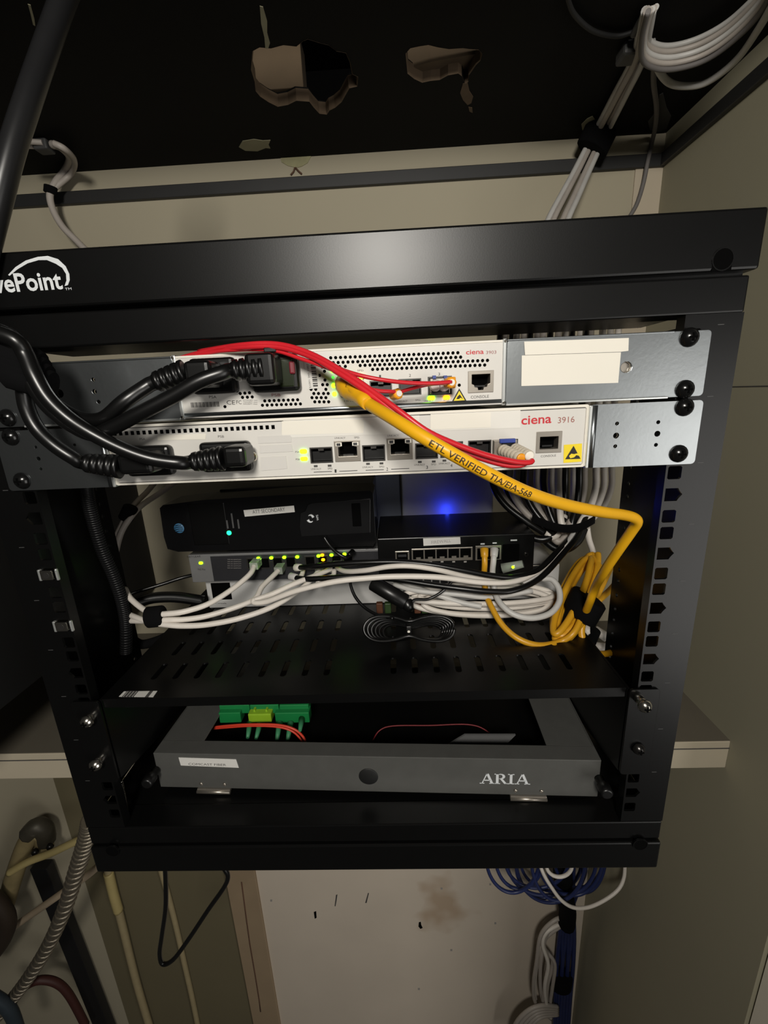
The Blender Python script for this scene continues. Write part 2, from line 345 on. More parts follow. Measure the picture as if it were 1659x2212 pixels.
for x, z in ((P(1562,556,-3).x, P(1562,560,-3).z), (P(1382,1822,-2).x, P(1382,1822,-2).z), (P(244,1836,-2).x, P(244,1836,-2).z)):
    mb = MB(); mb.xz(circ(x, z, 6.6, 20, 1.0), -3.4, -2, [circ(x, z, 5.9, 20)]); mb.build('bolt_rim', BLK, rack)
    rc = MB().lathe((x, -3.15, z), (0, 1, 0), [(0, 5.9), (0.1, 5.8), (0.15, 2)], 20)
    rc.box(x-5.9, x+5.9, -3.1, -3.0, min(z, 74.9 if z > 0 else -388.3), max(z, 74.9 if z > 0 else -388.3)); rc.build('bolt_recess', VOID, rack)
# lettering: only the end of the maker's name is inside the frame
text('NavePoint', 'lettering', -63, 637, 137, 39, -3.1, WHITEINK, rack, bold=0.022, py1=625)
text('TM', 'trademark', 141, 627, 155, 5, -3.1, WHITEINK, rack, py1=626)
arc = [(18,594),(34,577),(56,563),(82,555),(104,553),(126,560),(142,575),(150,592),(151,605),(147,616),(140,618),(144,606),(143,592),(135,579),(121,570),(102,562),(84,562),(60,569),(38,582),(21,596)]
MB().xz([(P(x, y, -3).x, P(x, y, -3).z) for x, y in arc], -3.2, -3.0).build('swoosh', WHITEINK, rack)

# ------------------------------------------------------------------ screws
def screw_mesh(): pass
def pan_screw(px, py, Y, parent, material, r=6.2, h=4.5, cross=None, shank=0):
    c = P(px, py, Y)
    mb = MB().lathe(c+V((0, h, 0)), (0, -1, 0), [(0, r), (0.6, r), (1.2, r*0.97), (h*0.55, r*0.8), (h*0.85, r*0.5), (h, r*0.12), (h, 0.02)], 18)
    if shank: mb.cyl(c+V((0, h, 0)), c+V((0, h+shank, 0)), r*0.72, 14)
    o = mb.build('screw', material, parent)
    k = MB().box(c.x-r*0.42, c.x+r*0.42, c.y-0.15, c.y+0.8, c.z-0.6, c.z+0.6); k.box(c.x-0.6, c.x+0.6, c.y-0.17, c.y+0.8, c.z-r*0.42, c.z+r*0.42)
    k.build('cross_recess', VOID if cross is None else cross, o)
    return o
def led(px, py, w, h, Y, material, parent, name='indicator_light'):
    c = P(px, py, Y); q = 1/ (FPX/(Y+302+20)); w, h = w*q, h*q
    return MB().xz(rrect(c.x-w/2, c.x+w/2, c.z-h/2, c.z+h/2, min(w, h)*0.45, 3), Y-0.6, Y+0.3).build(name, material, parent)
def holes_row(mb, px0, py0, px1, py1, n, r, Y, skip=(), sq=None):
    for i in range(n):
        if i in skip: continue
        t = i/max(1, n-1); c = P(px0+(px1-px0)*t, py0+(py1-py0)*t, Y)
        pts = circ(c.x, c.z, r, 6) if sq is None else [(c.x-sq[0], c.z-sq[1]), (c.x+sq[0], c.z-sq[1]), (c.x+sq[0], c.z+sq[1]), (c.x-sq[0], c.z+sq[1])]
        mb.xz(pts, Y-0.12, Y+0.3)
def port_rect(px0, py0, px1, py1, Y, g=0.0):
    cx, cy = (px0+px1)/2, (py0+py1)/2; c = P(cx, cy, Y); w = (P(px1, cy, Y)-P(px0, cy, Y)).x; h = (P(cx, py0, Y)-P(cx, py1, Y)).z
    return c.x-w/2+g, c.x+w/2-g, c.z-h/2+g, c.z+h/2-g
def shell(parent, x0, x1, z0, z1, F, depth, ports, bevel):
    hs = []
    for q in ports:
        a, b, c_, d_ = port_rect(*q, F, 0.15); hs.append([(a, c_), (b, c_), (b, d_), (a, d_)])
    MB().xz([(x0, z0), (x1, z0), (x1, z1), (x0, z1)], F, F+1.0, hs).build('face_plate', PLATE, parent)
    MB().xz([(x0, z0), (x1, z0), (x1, z1), (x0, z1)], F+1.0, depth, [[(x0+1.2, z0+1.2), (x1-1.2, z0+1.2), (x1-1.2, z1-1.2), (x0+1.2, z1-1.2)]]).build('chassis', PLATE, parent)
    MB().box(x0+1.3, x1-1.3, F+13, depth-1, z0+1.3, z1-1.3).build('inner_board', VOID, parent)
def port(px0, py0, px1, py1, Y, parent, kind):
    """rj: steel surround with stepped dark socket; sfp: dark cage with thin metal rim"""
    cx, cy = (px0+px1)/2, (py0+py1)/2; c = P(cx, cy, Y); w = (P(px1, cy, Y)-P(px0, cy, Y)).x; h = (P(cx, py0, Y)-P(cx, py1, Y)).z
    x0, x1, z0, z1 = c.x-w/2, c.x+w/2, c.z-h/2, c.z+h/2
    if kind.startswith('rj'):
        up = kind == 'rjup'
        n = (x0+w*.12, x1-w*.12, z0+h*(.30 if up else .34), z1-h*.14)
        a, b, zl_, zh = x0+w*.14, x1-w*.14, z0+h*.26, z1-h*.28
        if up: inner = [(a, zl_), (b, zl_), (b, zh-h*.02), (b-w*.10, zh), (b-w*.14, z1-h*.06), (a+w*.14, z1-h*.06), (a+w*.10, zh), (a, zh-h*.02)]
        else: inner = [(a, z1-h*.16), (a, z0+h*.42), (a+w*.10, z0+h*.36), (a+w*.12, z0+h*.26), (a+w*.24, z0+h*.24), (a+w*.26, z0+h*.12), (b-w*.26, z0+h*.12), (b-w*.24, z0+h*.24), (b-w*.12, z0+h*.26), (b-w*.10, z0+h*.36), (b, z0+h*.42), (b, z1-h*.16)]
        if kind == 'rjsq': inner = [(a, z0+h*.18), (b, z0+h*.18), (b, z1-h*.24), (a, z1-h*.24)]
        o = MB().xz([(x0, z0), (x1, z0), (x1, z1), (x0, z1)], Y-0.7, Y+9, [inner]).build('network_port', STEELP, parent, bevel=0.2)
        MB().box(x0+w*.05, x1-w*.05, Y+8, Y+9.5, z0+h*.05, z1-h*.05).build('socket_back', VOID, o)
        MB().box(c.x-w*.2, c.x+w*.2, Y+3, Y+8, z0+h*.26, z0+h*.34).build('contact_block', BLKF, o)
        if up:
            for xa, xb in ((x0+w*.06, x0+w*.30), (x1-w*.30, x1-w*.06)):
                MB().box(xa, xb, Y-1.5, Y-0.8, z1-h*.24, z1-h*.07).build('port_lamp_lens', STICK, o)
                MB().box(xa+w*.04, xb-w*.05, Y-1.6, Y-1.2, z1-h*.22, z1-h*.10).build('port_lamp', DGRY, o)
    else:
        o = MB().xz([(x0, z0), (x1, z0), (x1, z1), (x0, z1)], Y-0.6, Y+10, [[(x0+w*.05, z0+h*.06), (x1-w*.05, z0+h*.06), (x1-w*.05, z1-h*.08), (x0+w*.05, z1-h*.08)]]).build('module_cage', STEELD, parent)
        MB().box(x0+w*.04, x1-w*.04, Y+9.5, Y+11, z0+h*.05, z1-h*.05).build('cage_back', VOID, o)
        MB().box(c.x-w*.12, c.x+w*.12, Y-0.5, Y+0.4, z1-h*.22, z1-h*.10).build('cage_latch', STEELD, o)
        MB().box(x0+w*.07, x1-w*.07, Y+4, Y+4.5, z0+h*.10, z1-h*.3).build('cage_flap', BLKF, o)
    return o
def ear(sgn, xin, xout, z0, z1, parent, Y=-2.6, holes=(), lips=False):
    pts = rrect(min(sgn*xin, sgn*xout), max(sgn*xin, sgn*xout), z0, z1, 2.6, 3)
    o = MB().xz(pts, Y, Y+2.2, [circ(x, z, r, 10) for x, z, r in holes]).build('mounting_ear', ZINC, parent, bevel=0.4)
    return o

# ================================================================== UPPER DEVICE (1U, short body between long ears)
F1 = -4.0
u1 = thing('network_switch', (2, 0, 0.5), 'upper light grey rack device with perforated face, black power plugs and wide zinc ears', 'switch')
bx = [P(372,775,F1).x+1.5, P(1090,742,F1).x-0.5]
PORTS1 = [(736,812,786,858),(799,822,847,858),(861,818,910,853),(924,813,976,853),(1011,801,1066,848)]
shell(u1, bx[0], bx[1], 1.2, 41.5, F1, 150, PORTS1, 1.0)
MB().box(bx[0]+1, bx[1]-1, F1-0.35, F1, 40.2, 41.2).build('top_edge', STICK, u1)
MB().lathe((bx[0], F1+2.2, 3.2), (1, 0, 0), [(0, 2.6), (bx[1]-bx[0], 2.6)], 14).build('bottom_edge', ZINC, u1)
# ears: boxed brackets with folded lips
for sg in (1, -1):
    xi = bx[1]+2.5 if sg > 0 else -(bx[0]-2.5)
    hl = [(P(1353,793,-2.6).x, P(1353,793,-2.6).z, 3.6)] if sg > 0 else [(P(x, y, -2.6).x, P(x, y, -2.6).z, r) for x, y, r in ((201,820,1.3),(204,846,1.6),(213,868,1.3),(128,850,3))]
    e = ear(sg, xi, 242.5, 0.6, 41.6, u1, holes=hl)
    for (x, z, r) in hl: MB().xz(circ(x, z, r, 10), 0.2, 0.5).build('hole_backing', STEELP if sg > 0 else VOID, e)
    a, b = sorted((sg*xi, sg*(219)))
    MB().box(a, b, -4.4, 30, 0.0, 1.4).build('ear_lip', ZINCD, e, bevel=0.4)
    MB().box(a, b, -3.2, 30, 40.6, 41.8).build('ear_lip', ZINC, e, bevel=0.4)
    MB().box(*sorted((sg*xi-sg*3.2, sg*xi-sg*0.6)), -4.6, 20, 0.4, 42.3).build('ear_fold', ZINCD, e, bevel=0.7)
    for zc in (2.2, 40.6):
        MB().lathe((sg*xi-sg*1.6, -4.9, zc), (0, -1, 0), [(0, 1.0), (0.6, 0.7)], 8).build('rivet', CHROME, e)
for a in ((1499,727),(1489,841)): pan_screw(*a, -7.2, u1, BSCR, r=6.0)
for a in ((-4,784),(5,903)): pan_screw(*a, -7.2, u1, BSCR, r=6.0)
# blank white stickers on the right ear
def quad_sticker(px, Y, name, material, parent, t=0.25):
    return MB().xz([(P(x, y, Y).x, P(x, y, Y).z) for x, y in px], Y-t, Y).build(name, material, parent)
quad_sticker([(1127,768),(1341,761),(1335,827),(1126,834)], -2.7, 'blank_label', STICK, u1)
quad_sticker([(1132,738),(1358,730),(1357,758),(1340,760),(1134,767)], -2.95, 'blank_label', STICK, u1)
# perforations (real little dark pits, too many and too small to be parts)
pf = MB(); R = 1.15
Y1 = F1
def prow(x0, y0, x1, y1, n): holes_row(pf, x0, y0, x1, y1, n, R, Y1)
prow(714.5,773,989,762,27); prow(720,783.5,995,771.5,27)
prow(709,793,746,791.5,4) ; prow(778,789.5,1053,778.5,27); prow(805,798,1047,788.5,24)
for r_, (y, xs) in enumerate([(793,(696,)),(802,(701,)),(811,(690,)),(821,(702,)),(831,(697,707)),(841,(704,)),(850,(678,688,699,709)),(859,(674,684,694,704)),(868,(680,690,700,710)),(841,(672,682))]):
    for x in xs: prow(x, y, x, y, 1)
prow(572,866,643,863.5,8); prow(567,875.5,649,872.5,9); prow(519,850,539,848.5,3); prow(524,858.5,545,857.5,3); prow(486,878.5,486,878.5,1); prow(992,832,992,832,1)
tag(pf.build('vent_perforations', VOID, u1), kind='stuff')
# stickers and print
quad_sticker([(656,781),(684,779),(692,838),(663,841)], F1, 'serial_label', STICK2, u1)
bc = MB()
for i in range(12):
    a = P(676+i*0.5, 784+i*4.4, F1-.3); bc.box(a.x-1.6, a.x+1.6, F1-0.4, F1-0.3, a.z-0.25-0.25*(i % 3), a.z+0.3)
bc.build('barcode', INK, u1)
text('S1001 045 1007', 'label_print', 672, 838, 666, 4, F1-.3, INK, u1, py1=786)
bc = MB()
for i in range(24):
    a = P(413+i*2.6, 875.5-i*0.09, F1); bc.box(a.x-0.15-0.22*((i*7) % 3)/2, a.x+0.2, F1-0.1, F1, a.z-1.5, a.z+1.8)
bc.build('barcode', INK, u1)
text('CE', 'approval_mark', 490, 874, 508, 9, F1-.1, INK, u1); text('FC', 'approval_mark', 511, 873, 522, 8, F1-.1, INK, u1)
for k in range(3): text('NTWKSRPT'[k:]+' class', 'rating_print', 525, 866+k*4, 556, 2.6, F1-.1, INK, u1)
text('PSA', 'socket_print', 452, 860.5, 468, 6, F1-.1, INK, u1); text('PSB', 'socket_print', 587, 856.5, 606, 6.5, F1-.1, DREDINK, u1)
text('ciena', 'lettering', 1006.5, 766, 1045, 10, F1-.1, REDINK, u1, bold=0.014, py1=764.5)
text('3903', 'lettering', 1050, 765, 1072, 7, F1-.1, DREDINK, u1, py1=764)
text('CONSOLE', 'port_print', 1017, 861, 1056, 6, F1-.1, INK, u1, py1=859)
for t_, x, y in (('1', 821, 816), ('2', 885.5, 814), ('3', 948.5, 811)): text(t_, 'port_print', x-2, y, x+2, 6, F1-.1, INK, u1)
for x0, y, x1, s_ in ((744,868,770,'10/100'),(858,868,880,'LINK/ACT'),(897,866,908,'SPD'),(916,868,936,'LINK/ACT'),(958,866,970,'SPD'),(772,802,785,'SPD')): text(s_, 'port_print', x0, y, x1, 3.5, F1-.1, INK, u1)
for x, y, w_, mt in ((719.5,799,11,LEDG),(719.5,815,5,LEDD),(721,833,9,LEDG),(722.5,851,9,LEDG)): led(x, y, w_, w_*0.95, F1, mt, u1)
led(931.5, 860, 14, 8, F1, LEDG, u1); led(964.5, 859, 13, 8, F1, LEDO, u1)
pr = port(736, 812, 786, 858, F1, u1, 'rjup')
led(742, 817, 9, 6, F1-1.8, LEDG, u1); led(781, 815, 9, 5, F1-1.8, LEDY, u1)
port(799, 822, 847, 858, F1, u1, 'sfp'); port(861, 818, 910, 853, F1, u1, 'sfp'); port(924, 813, 976, 853, F1, u1, 'sfp')
port(1011, 801, 1066, 848, F1, u1, 'rj')
MB().xz([(P(x, y, F1).x, P(x, y, F1).z) for x, y in ((976,868),(992,839),(1008,866))], F1-.15, F1).build('warning_triangle', INKD, u1)
MB().xz([(P(x, y, F1).x, P(x, y, F1).z) for x, y in ((980,866),(992,844),(1004,864.5))], F1-.25, F1-.15).build('triangle_field', mat('label_yellow', (232, 206, 30), 0.5), u1)
MB().xz([(P(x, y, F1).x, P(x, y, F1).z) for x, y in ((986,862),(988,857),(993,852),(998,859),(1000,862),(995,859),(991,862))], F1-.3, F1-.25).build('hand_symbol', INKD, u1)
# transceiver in the third cage
sf = thing('optical_transceiver', P(950, 850, F1-3), 'small steel optical module with blue latch in the upper device', 'module')
pbox('body', 929, 817, 972, 850, F1+15, F1-6, STEELP, sf, 0.4)
for x in (938, 962): pbox('latch_tab', x-3, 811, x+4, 818, F1-2, F1-7.5, BLUEP, sf)
for x in (940, 958): MB().lathe(P(x, 833, F1-6), (0, -1, 0), [(0, 4), (1, 4), (4, 3)], 12).build('optic_socket', mat('clear_dust_plastic', (200, 188, 180), 0.3), sf)
pbox('bail', 933, 842, 970, 851, F1-5, F1-7, BLKF, sf)

# ================================================================== LOWER DEVICE (1U, wide body)
F2 = -3.0
u2 = thing('network_switch', (0, 0, -44), 'lower light grey rack device with row of square vents and two blank tape strips', 'switch')
b2 = [P(236,980,F2).x+1, P(1272,872,F2).x]
za, zb2 = -1.8, -43.2
PORTS2 = [(670,966,719,1000), (783,961,832,996), (897,957,946,991), (951,954,1000,988), (1011,951,1061,985), (1064,949,1118,985), (723,952,779,997), (836,946,892,993), (1158,932,1213,978)]
shell(u2, b2[0], b2[1], zb2, za, F2, 230, PORTS2, 0.8)
fr = MB().xz(rrect(b2[0]-.5, b2[1]+.5, zb2-.3, za+.4, 2), F2-0.7, F2, [rrect(b2[0]+1.2, b2[1]-1.4, zb2+1.2, za-1.4, 1.4)]).build('face_rim', STICK, u2, bevel=0.25)
MB().box(b2[0]+2, b2[1]-2, F2-0.12, F2, za-2.0, za-1.5).build('rim_line', INK, u2)
MB().box(b2[0]+2, b2[1]-2, F2-0.12, F2, zb2+1.2, zb2+1.6).build('rim_line', INK, u2)
for sg in (1, -1):
    xi = b2[1]+1.0 if sg > 0 else -b2[0]+1.0
    if sg > 0: hl = [(P(x, y, -2.6).x, P(x, y, -2.6).z, r) for x, y, r in ((1333,915,1.3),(1331,941,2.0),(1329,964,1.3),(1422,912,1.3),(1420,937,2.0),(1417,961,1.3))]
    else: hl = [(P(x, y, -2.6).x, P(x, y, -2.6).z, r) for x, y, r in ((77,966,1.1),(83,991,1.5),(88,1013,1.1),(161,961,1.1))]
    e = ear(sg, xi, 243.5, -44.6, -1.9, u2, holes=hl)
    for (x, z, r) in hl: MB().xz(circ(x, z, r, 8), 0.1, 0.4).build('hole_backing', VOID, e)
    MB().lathe((sg*(xi+3.2), -2.4, -44.2), (0, 0, 1), [(0, 2.2), (41.8, 2.2)], 12).build('ear_bend', ZINC, e)
    MB().box(*sorted((sg*(xi-1), sg*(xi+1.2))), -5.2, 20, -44.4, -2.2).build('ear_fold', ZINCD, e, bevel=0.6)
for a in ((1488,880),(1475,982)): pan_screw(*a, -7.2, u2, BSCR, r=6.0)
for a in ((12,945),(37,1041)): pan_screw(*a, -7.2, u2, BSCR, r=6.0)
vt = MB(); holes_row(vt, 248, 937, 590, 922.5, 28, 1, F2, sq=(1.15, 1.35)); tag(vt.build('vent_slots', VOID, u2), kind='stuff')
quad_sticker([(340,940),(445,937),(444,949),(341,951)], F2, 'blank_label', STICK, u2)
quad_sticker([(609,910),(780,906),(786,912),(785,935),(609,939)], F2-.05, 'blank_label', STICK, u2)
quad_sticker([(612,908),(906,897),(905,935),(610,946)], F2, 'tape_strip', mat('tape_white', (216, 213, 206), 0.5, var=0.02), u2)
quad_sticker([(930,892),(1124,884),(1124,924),(930,931)], F2, 'tape_strip', MATS['tape_white'], u2)
quad_sticker([(930,896),(1060,891),(1060,923),(930,928)], F2-.2, 'blank_label', STICK, u2)
for q in (((557,943),(627,940),(630,944),(630,955),(558,958)), ((561,963),(630,959),(634,975),(562,979)), ((564,988),(618,985),(621,1012),(565,1017))): quad_sticker(list(q), F2, 'blank_sticker', mat('tape_grey', (200, 197, 192), 0.5, var=0.02), u2, 0.4)
text('PSA', 'socket_print', 302, 951, 314, 5, F2-.1, INK, u2); text('PSB', 'socket_print', 471, 945.5, 484, 5, F2-.1, INK, u2)
text('ciena', 'lettering', 1126, 918, 1191, 19, F2-.1, REDINK, u2, bold=0.016, py1=914)
text('3916', 'lettering', 1205, 914.5, 1241, 13, F2-.1, mat('rose_ink', (150, 92, 84), 0.6), u2, py1=912)
text('CONSOLE', 'port_print', 1168, 988, 1201, 4.5, F2-.1, INK, u2, py1=986)
led(655.5, 975, 15, 9, F2, LEDG, u2); led(657, 991, 15, 8, F2, LEDG, u2)
text('PSA', 'port_print', 638, 978, 647, 3.5, F2-.1, INK, u2); text('PSB', 'port_print', 639, 994, 648, 3.5, F2-.1, INK, u2)
for q in ((670,966,719,1000), (783,961,832,996), (897,957,946,991), (951,954,1000,988), (1011,951,1061,985), (1064,949,1118,985)): port(*q, F2, u2, 'sfp')
port(723, 952, 779, 997, F2, u2, 'rjup'); port(836, 946, 892, 993, F2, u2, 'rjup')
port(1158, 932, 1213, 978, F2, u2, 'rjsq')
for x0, y, x1, s_ in ((723,948,746,'LINK/ACT'),(765,947,776,'SPD'),(837,943,861,'LINK/ACT'),(879,942,890,'SPD'),(672,1015,694,'LINK/ACT'),(708,1014,718,'SPD'),(783,1011,806,'LINK/ACT'),(819,1010,830,'SPD'),(895,1006,918,'LINK/ACT'),(931,1005,942,'SPD'),(948,1003,972,'LINK/ACT')):
    text(s_, 'port_print', x0, y, x1, 3.8, F2-.1, INK, u2)
for x, y in ((682,1007),(712,1006),(795,1002),(824,1001),(907,998),(937,997),(960,995),(1022,992),(1050,991)): pbox('port_lamp', x-4, y-2.2, x+4, y+2.2, F2, F2-.2, INK, u2)
for t_, x, y in (('1',725,1021),('2',836.5,1017),('3',922.5,1013),('4',975,1009)): text(t_, 'port_print', x-2, y, x+2, 7, F2-.1, INKD, u2)
for x0, y0, x1, y1 in ((678,1020,717,1018),(733,1018,772,1016.5),(790,1016,829,1014.5),(845,1013.5,884,1012)):
    a, b = P(x0, y0, F2), P(x1, y1, F2); MB().box(a.x, b.x, F2-.12, F2, a.z-.2, a.z+.2).build('port_rule', INKD, u2)
pan_screw(541, 988, F2-4.5, u2, CHROME, r=3.9, h=4)
# anti-static label
es = [(1218,961),(1257,958),(1256,997),(1217,1000)]
quad_sticker(es, F2-.05, 'warning_label', MATS['label_yellow'], u2)
quad_sticker([(1221,992),(1239,963),(1254,991)], F2-.4, 'warning_triangle', INKD, u2, 0.1)
quad_sticker([(1229,985),(1234,980),(1241,981),(1246,978),(1252,985),(1245,983),(1240,988),(1232,990)], F2-.6, 'hand_symbol', MATS['label_yellow'], u2, 0.1)
quad_sticker([(1232,978),(1238,974),(1247,979),(1244,980),(1237,977)], F2-.7, 'symbol_stroke', INKD, u2, 0.1)
# transceiver
sf2 = thing('optical_transceiver', P(1091, 983, F2-3), 'steel optical module with blue latch in the lower device, beside its console socket', 'module')
pbox('body', 1067, 951, 1117, 984, F2+20, F2-6, STEELP, sf2, 0.4)
pbox('bail', 1080, 948, 1114, 957, F2-5, F2-8, BLUEP, sf2, 0.4)
pbox('optic_recess', 1083, 957, 1115, 970, F2-5.8, F2-6.3, BLKF, sf2)

# ================================================================== CABLES ON THE FACES
# power cords: connector shroud, ribbed strain relief, cord
def power_lead_set(sx, sy, sw, sh, bx_, by_, bw, bh, srx0, sry0, srx1, sry1, cord, F, label, Yb=-24, clear=None):
    c = P(sx, sy, F); t = thing('power_cable', c, label, 'power cable', 'black power cords of the two rack devices')
    pbox('socket_collar', sx-sw/2, sy-sh/2, sx+sw/2, sy+sh/2, F+1, F-7, RUB, t, 3.0).modifiers['bevel'].segments = 3
    pbox('plug_body', bx_-bw/2, by_-bh/2, bx_+bw/2, by_+bh/2, F-6, Yb-6, RUB, t, 3.2).modifiers['bevel'].segments = 3
    a, b = P(srx0, sry0, Yb), P(srx1, sry1, Yb-2); ax = b-a; L = ax.length; prof = []
    N = 5
    for i in range(N):
        r0 = 8.2-2.2*i/N; s0 = L*i/N
        prof += [(s0, r0-1.1), (s0+L/N*0.12, r0), (s0+L/N*0.66, r0-0.3), (s0+L/N*0.76, r0-1.7)]
    prof.append((L, 5.0))
    MB().lathe(a, ax, prof, 18).build('strain_relief', RUB, t)
    cable('cord', [P(srx0, sry0, Yb), P(srx1, sry1, Yb-2)]+[P(*q) for q in cord], 4.5, RUB, t, sub=8, n=14)
    return t
pc1 = power_lead_set(458, 812, 100, 80, 425, 808, 60, 60, 402, 805, 335, 826, [(312,838,-28),(268,868,-34),(222,905,-34),(172,903,-32),(122,876,-30),(82,836,-30),(58,790,-32),(40,750,-34),(10,720,-36),(-70,700,-38)], F1, 'black power cord plugged in the left socket of the upper device')
pc2 = power_lead_set(592, 806, 106, 84, 560, 797, 66, 72, 572, 795, 502, 800, [(480,806,-30),(430,824,-34),(370,858,-36),(300,894,-38),(240,925,-38),(200,938,-38),(150,916,-42),(105,878,-42),(70,828,-42),(48,775,-40),(20,738,-42),(-60,712,-44)], F1, 'black power cord in the upper device socket with the green window and red tab')
pbox('window', 601, 774, 634, 836, F1-6, F1-7.4, mat('dark_green_clear', (26, 34, 14), 0.25), pc2, 1)
pbox('latch_tab', 624, 780, 636, 808, F1-6, F1-9, mat('dull_red_plastic', (110, 28, 40), 0.4), pc2, 1)
pc3 = power_lead_set(318, 997, 102, 66, 288, 1003, 74, 46, 262, 1008, 182, 1000, [(160,990,-30),(118,962,-32),(80,925,-32),(58,880,-32),(52,835,-32),(56,790,-30),(46,752,-30),(20,724,-32),(-70,700,-32)], F2, 'black power cord plugged in the left socket of the lower device')
pc4 = power_lead_set(485, 988, 110, 66, 504, 988, 50, 46, 482, 990, 414, 998, [(390,1000,-32),(330,992,-36),(270,972,-40),(205,940,-44),(150,905,-46),(105,862,-48),(75,812,-48),(55,765,-46),(28,732,-48),(-60,705,-50)], F2, 'black power cord plugged in the lower device socket beside the bright screw')
# tie that gathers the four cords
mb = MB(); c0 = P(62, 800, -38); 
for k in range(4):
    q = P(50+8*k, 770+14*k, -38); mb.lathe(q+V((-14, -2, 3)), V((1, 0.2, -0.4)), [(0, 8), (2, 9.5), (20, 9.5), (24, 8)], 14)
tag(mb.build('cord_tie', BLKM), 'black cloth tie bunching the power cords left of the devices', 'strap')
# yellow network cable
yk = thing('yellow_network_cable', P(762, 838, -10), 'thick yellow network cable with black print arching in front of both devices', 'cable')
ypath = [(757,836,-30),(790,868,-46),(850,905,-66),(915,945,-78),(985,985,-82),(1060,1026,-80),(1140,1064,-72),(1220,1090,-58),(1300,1106,-40),(1345,1112,-28),(1368,1118,-22),(1376,1128,-18),(1364,1148,-12),(1335,1190,0),(1305,1235,20),(1286,1268,56),(1275,1298,66),(1264,1325,84)]
yp = path(ypath, 8)
MB().tube(yp, 3.55, 16).build('jacket', YEL, yk)
MB().lathe(P(744, 826, -14), P(785, 864, -44)-P(744, 826, -14), [(0, 5.0), (2, 7.2), (9, 7.8), (16, 6.9), (17, 6.0), (21, 5.6), (22, 5.1), (34, 4.2), (42, 3.6)], 18).build('boot', YEL, yk)
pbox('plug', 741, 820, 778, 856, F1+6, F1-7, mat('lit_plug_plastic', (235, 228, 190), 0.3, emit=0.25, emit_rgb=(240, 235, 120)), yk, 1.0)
# printing wrapped on the jacket
def wrap_text(body, pts, r, start, height, length, material, parent, ang=0.25):
    vs, fs = text_mesh(body, 0.012); cum = [0]
    bm = bmesh.new(); bv = [bm.verts.new((u*18, v, 0)) for u, v in vs]
    for f in fs:
        try: bm.faces.new([bv[i] for i in f])
        except ValueError: pass
    for _ in range(2): bmesh.ops.subdivide_edges(bm, edges=[e for e in bm.edges if e.calc_length() > 0.12], cuts=1, use_grid_fill=True)
    bmesh.ops.triangulate(bm, faces=bm.faces); bm.verts.index_update()
    vs = [(v.co.x/18, v.co.y) for v in bm.verts]; fs = [tuple(v.index for v in f.verts) for f in bm.faces]; bm.free()
    for a, b in zip(pts, pts[1:]): cum.append(cum[-1]+(b-a).length)
    out = []
    for u, v in vs:
        s = start+u*length; i = 0
        while i < len(cum)-2 and cum[i+1] < s: i += 1
        t = (s-cum[i])/(cum[i+1]-cum[i]); p = pts[i].lerp(pts[i+1], t); T = (pts[i+1]-pts[i]).normalized()
        n = (CAM-p); n = (n-T*n.dot(T)).normalized(); b = n.cross(T); b = b if b.z > 0 else -b
        th = (v-0.5)*height/r+ang; out.append(p+(n*math.cos(th)+b*math.sin(th))*(r+0.08))
    mb = MB(); mb.add(out, fs); return mb.build('jacket_print', material, parent)
cum = 0; s0 = None
for a, b in zip(yp, yp[1:]):
    q = a-P(918, 930, a.y)
    if s0 is None and a.x > P(925, 940, a.y).x: s0 = cum
    cum += (b-a).length
wrap_text('ETL VERIFIED TIA/EIA-568', yp, 3.55, s0, 3.4, 62, mat('black_print', (60, 44, 8), 0.6), yk, ang=-0.15)
# red optical jumpers
rj = thing('red_fiber_jumper', P(700, 800, -12), 'red twin optical jumper with orange connectors at the upper device', 'cable')
cable('fiber', [(300,800,40),(420,764,6),(500,748,-8),(580,744,-14),(650,757,-20),(720,790,-28),(760,806,-34),(810,818,-36),(870,826,-34),(930,828,-28),(975,825,-22)], 1.25, RED, rj, n=8)
cable('fiber', [(300,804,40),(430,767,4),(510,756,-10),(590,757,-16),(650,775,-22),(720,800,-30),(770,828,-32),(810,843,-32),(845,846,-28),(862,848,-22)], 1.25, RED, rj, n=8)
cable('fiber', [(866,846,-24),(900,836,-26),(930,830,-24),(972,827,-20)], 1.2, RED, rj, n=8)
def orange_conn(px, py, Y, dirn):
    a = P(px, py, Y); MB().lathe(a, dirn, [(0, 2.6), (1, 3.6), (4, 3.3), (7, 3.6), (8, 2.4)], 8).build('connector', ORG, rj, bevel=0.3)
    MB().lathe(a, dirn, [(-0.6, 1.9), (0.2, 2.0)], 12).build('ferrule', STICK, rj)
orange_conn(862, 850, -26, (-0.45, 0.8, -0.1)); orange_conn(976, 826, -22, (-0.2, 1, 0))
pbox('connector_clip', 967, 814, 985, 839, -14, -18, ORG, rj, 0.8)
pbox('fiber_tie', 569, 750, 596, 761, -14, -18.5, BLKF, rj, 0.6)
rk = thing('red_fiber_jumper', P(1100, 990, -12), 'red twin optical jumper with beige boots at the lower device', 'cable')
cable('fiber', [(430,760,10),(520,746,-12),(600,744,-18),(670,764,-26),(740,802,-36),(800,842,-44),(860,886,-52),(920,930,-56),(980,958,-54),(1050,983,-48),(1110,997,-42),(1142,999,-38),(1150,995,-36)], 1.75, RED, rk, n=10)
cable('fiber', [(430,763,10),(520,751,-12),(600,750,-18),(670,770,-26),(735,808,-36),(795,848,-44),(855,892,-50),(915,936,-52),(975,966,-50),(1040,990,-44),(1090,1004,-40),(1122,1005,-38),(1138,999,-36)], 1.75, RED, rk, n=10)
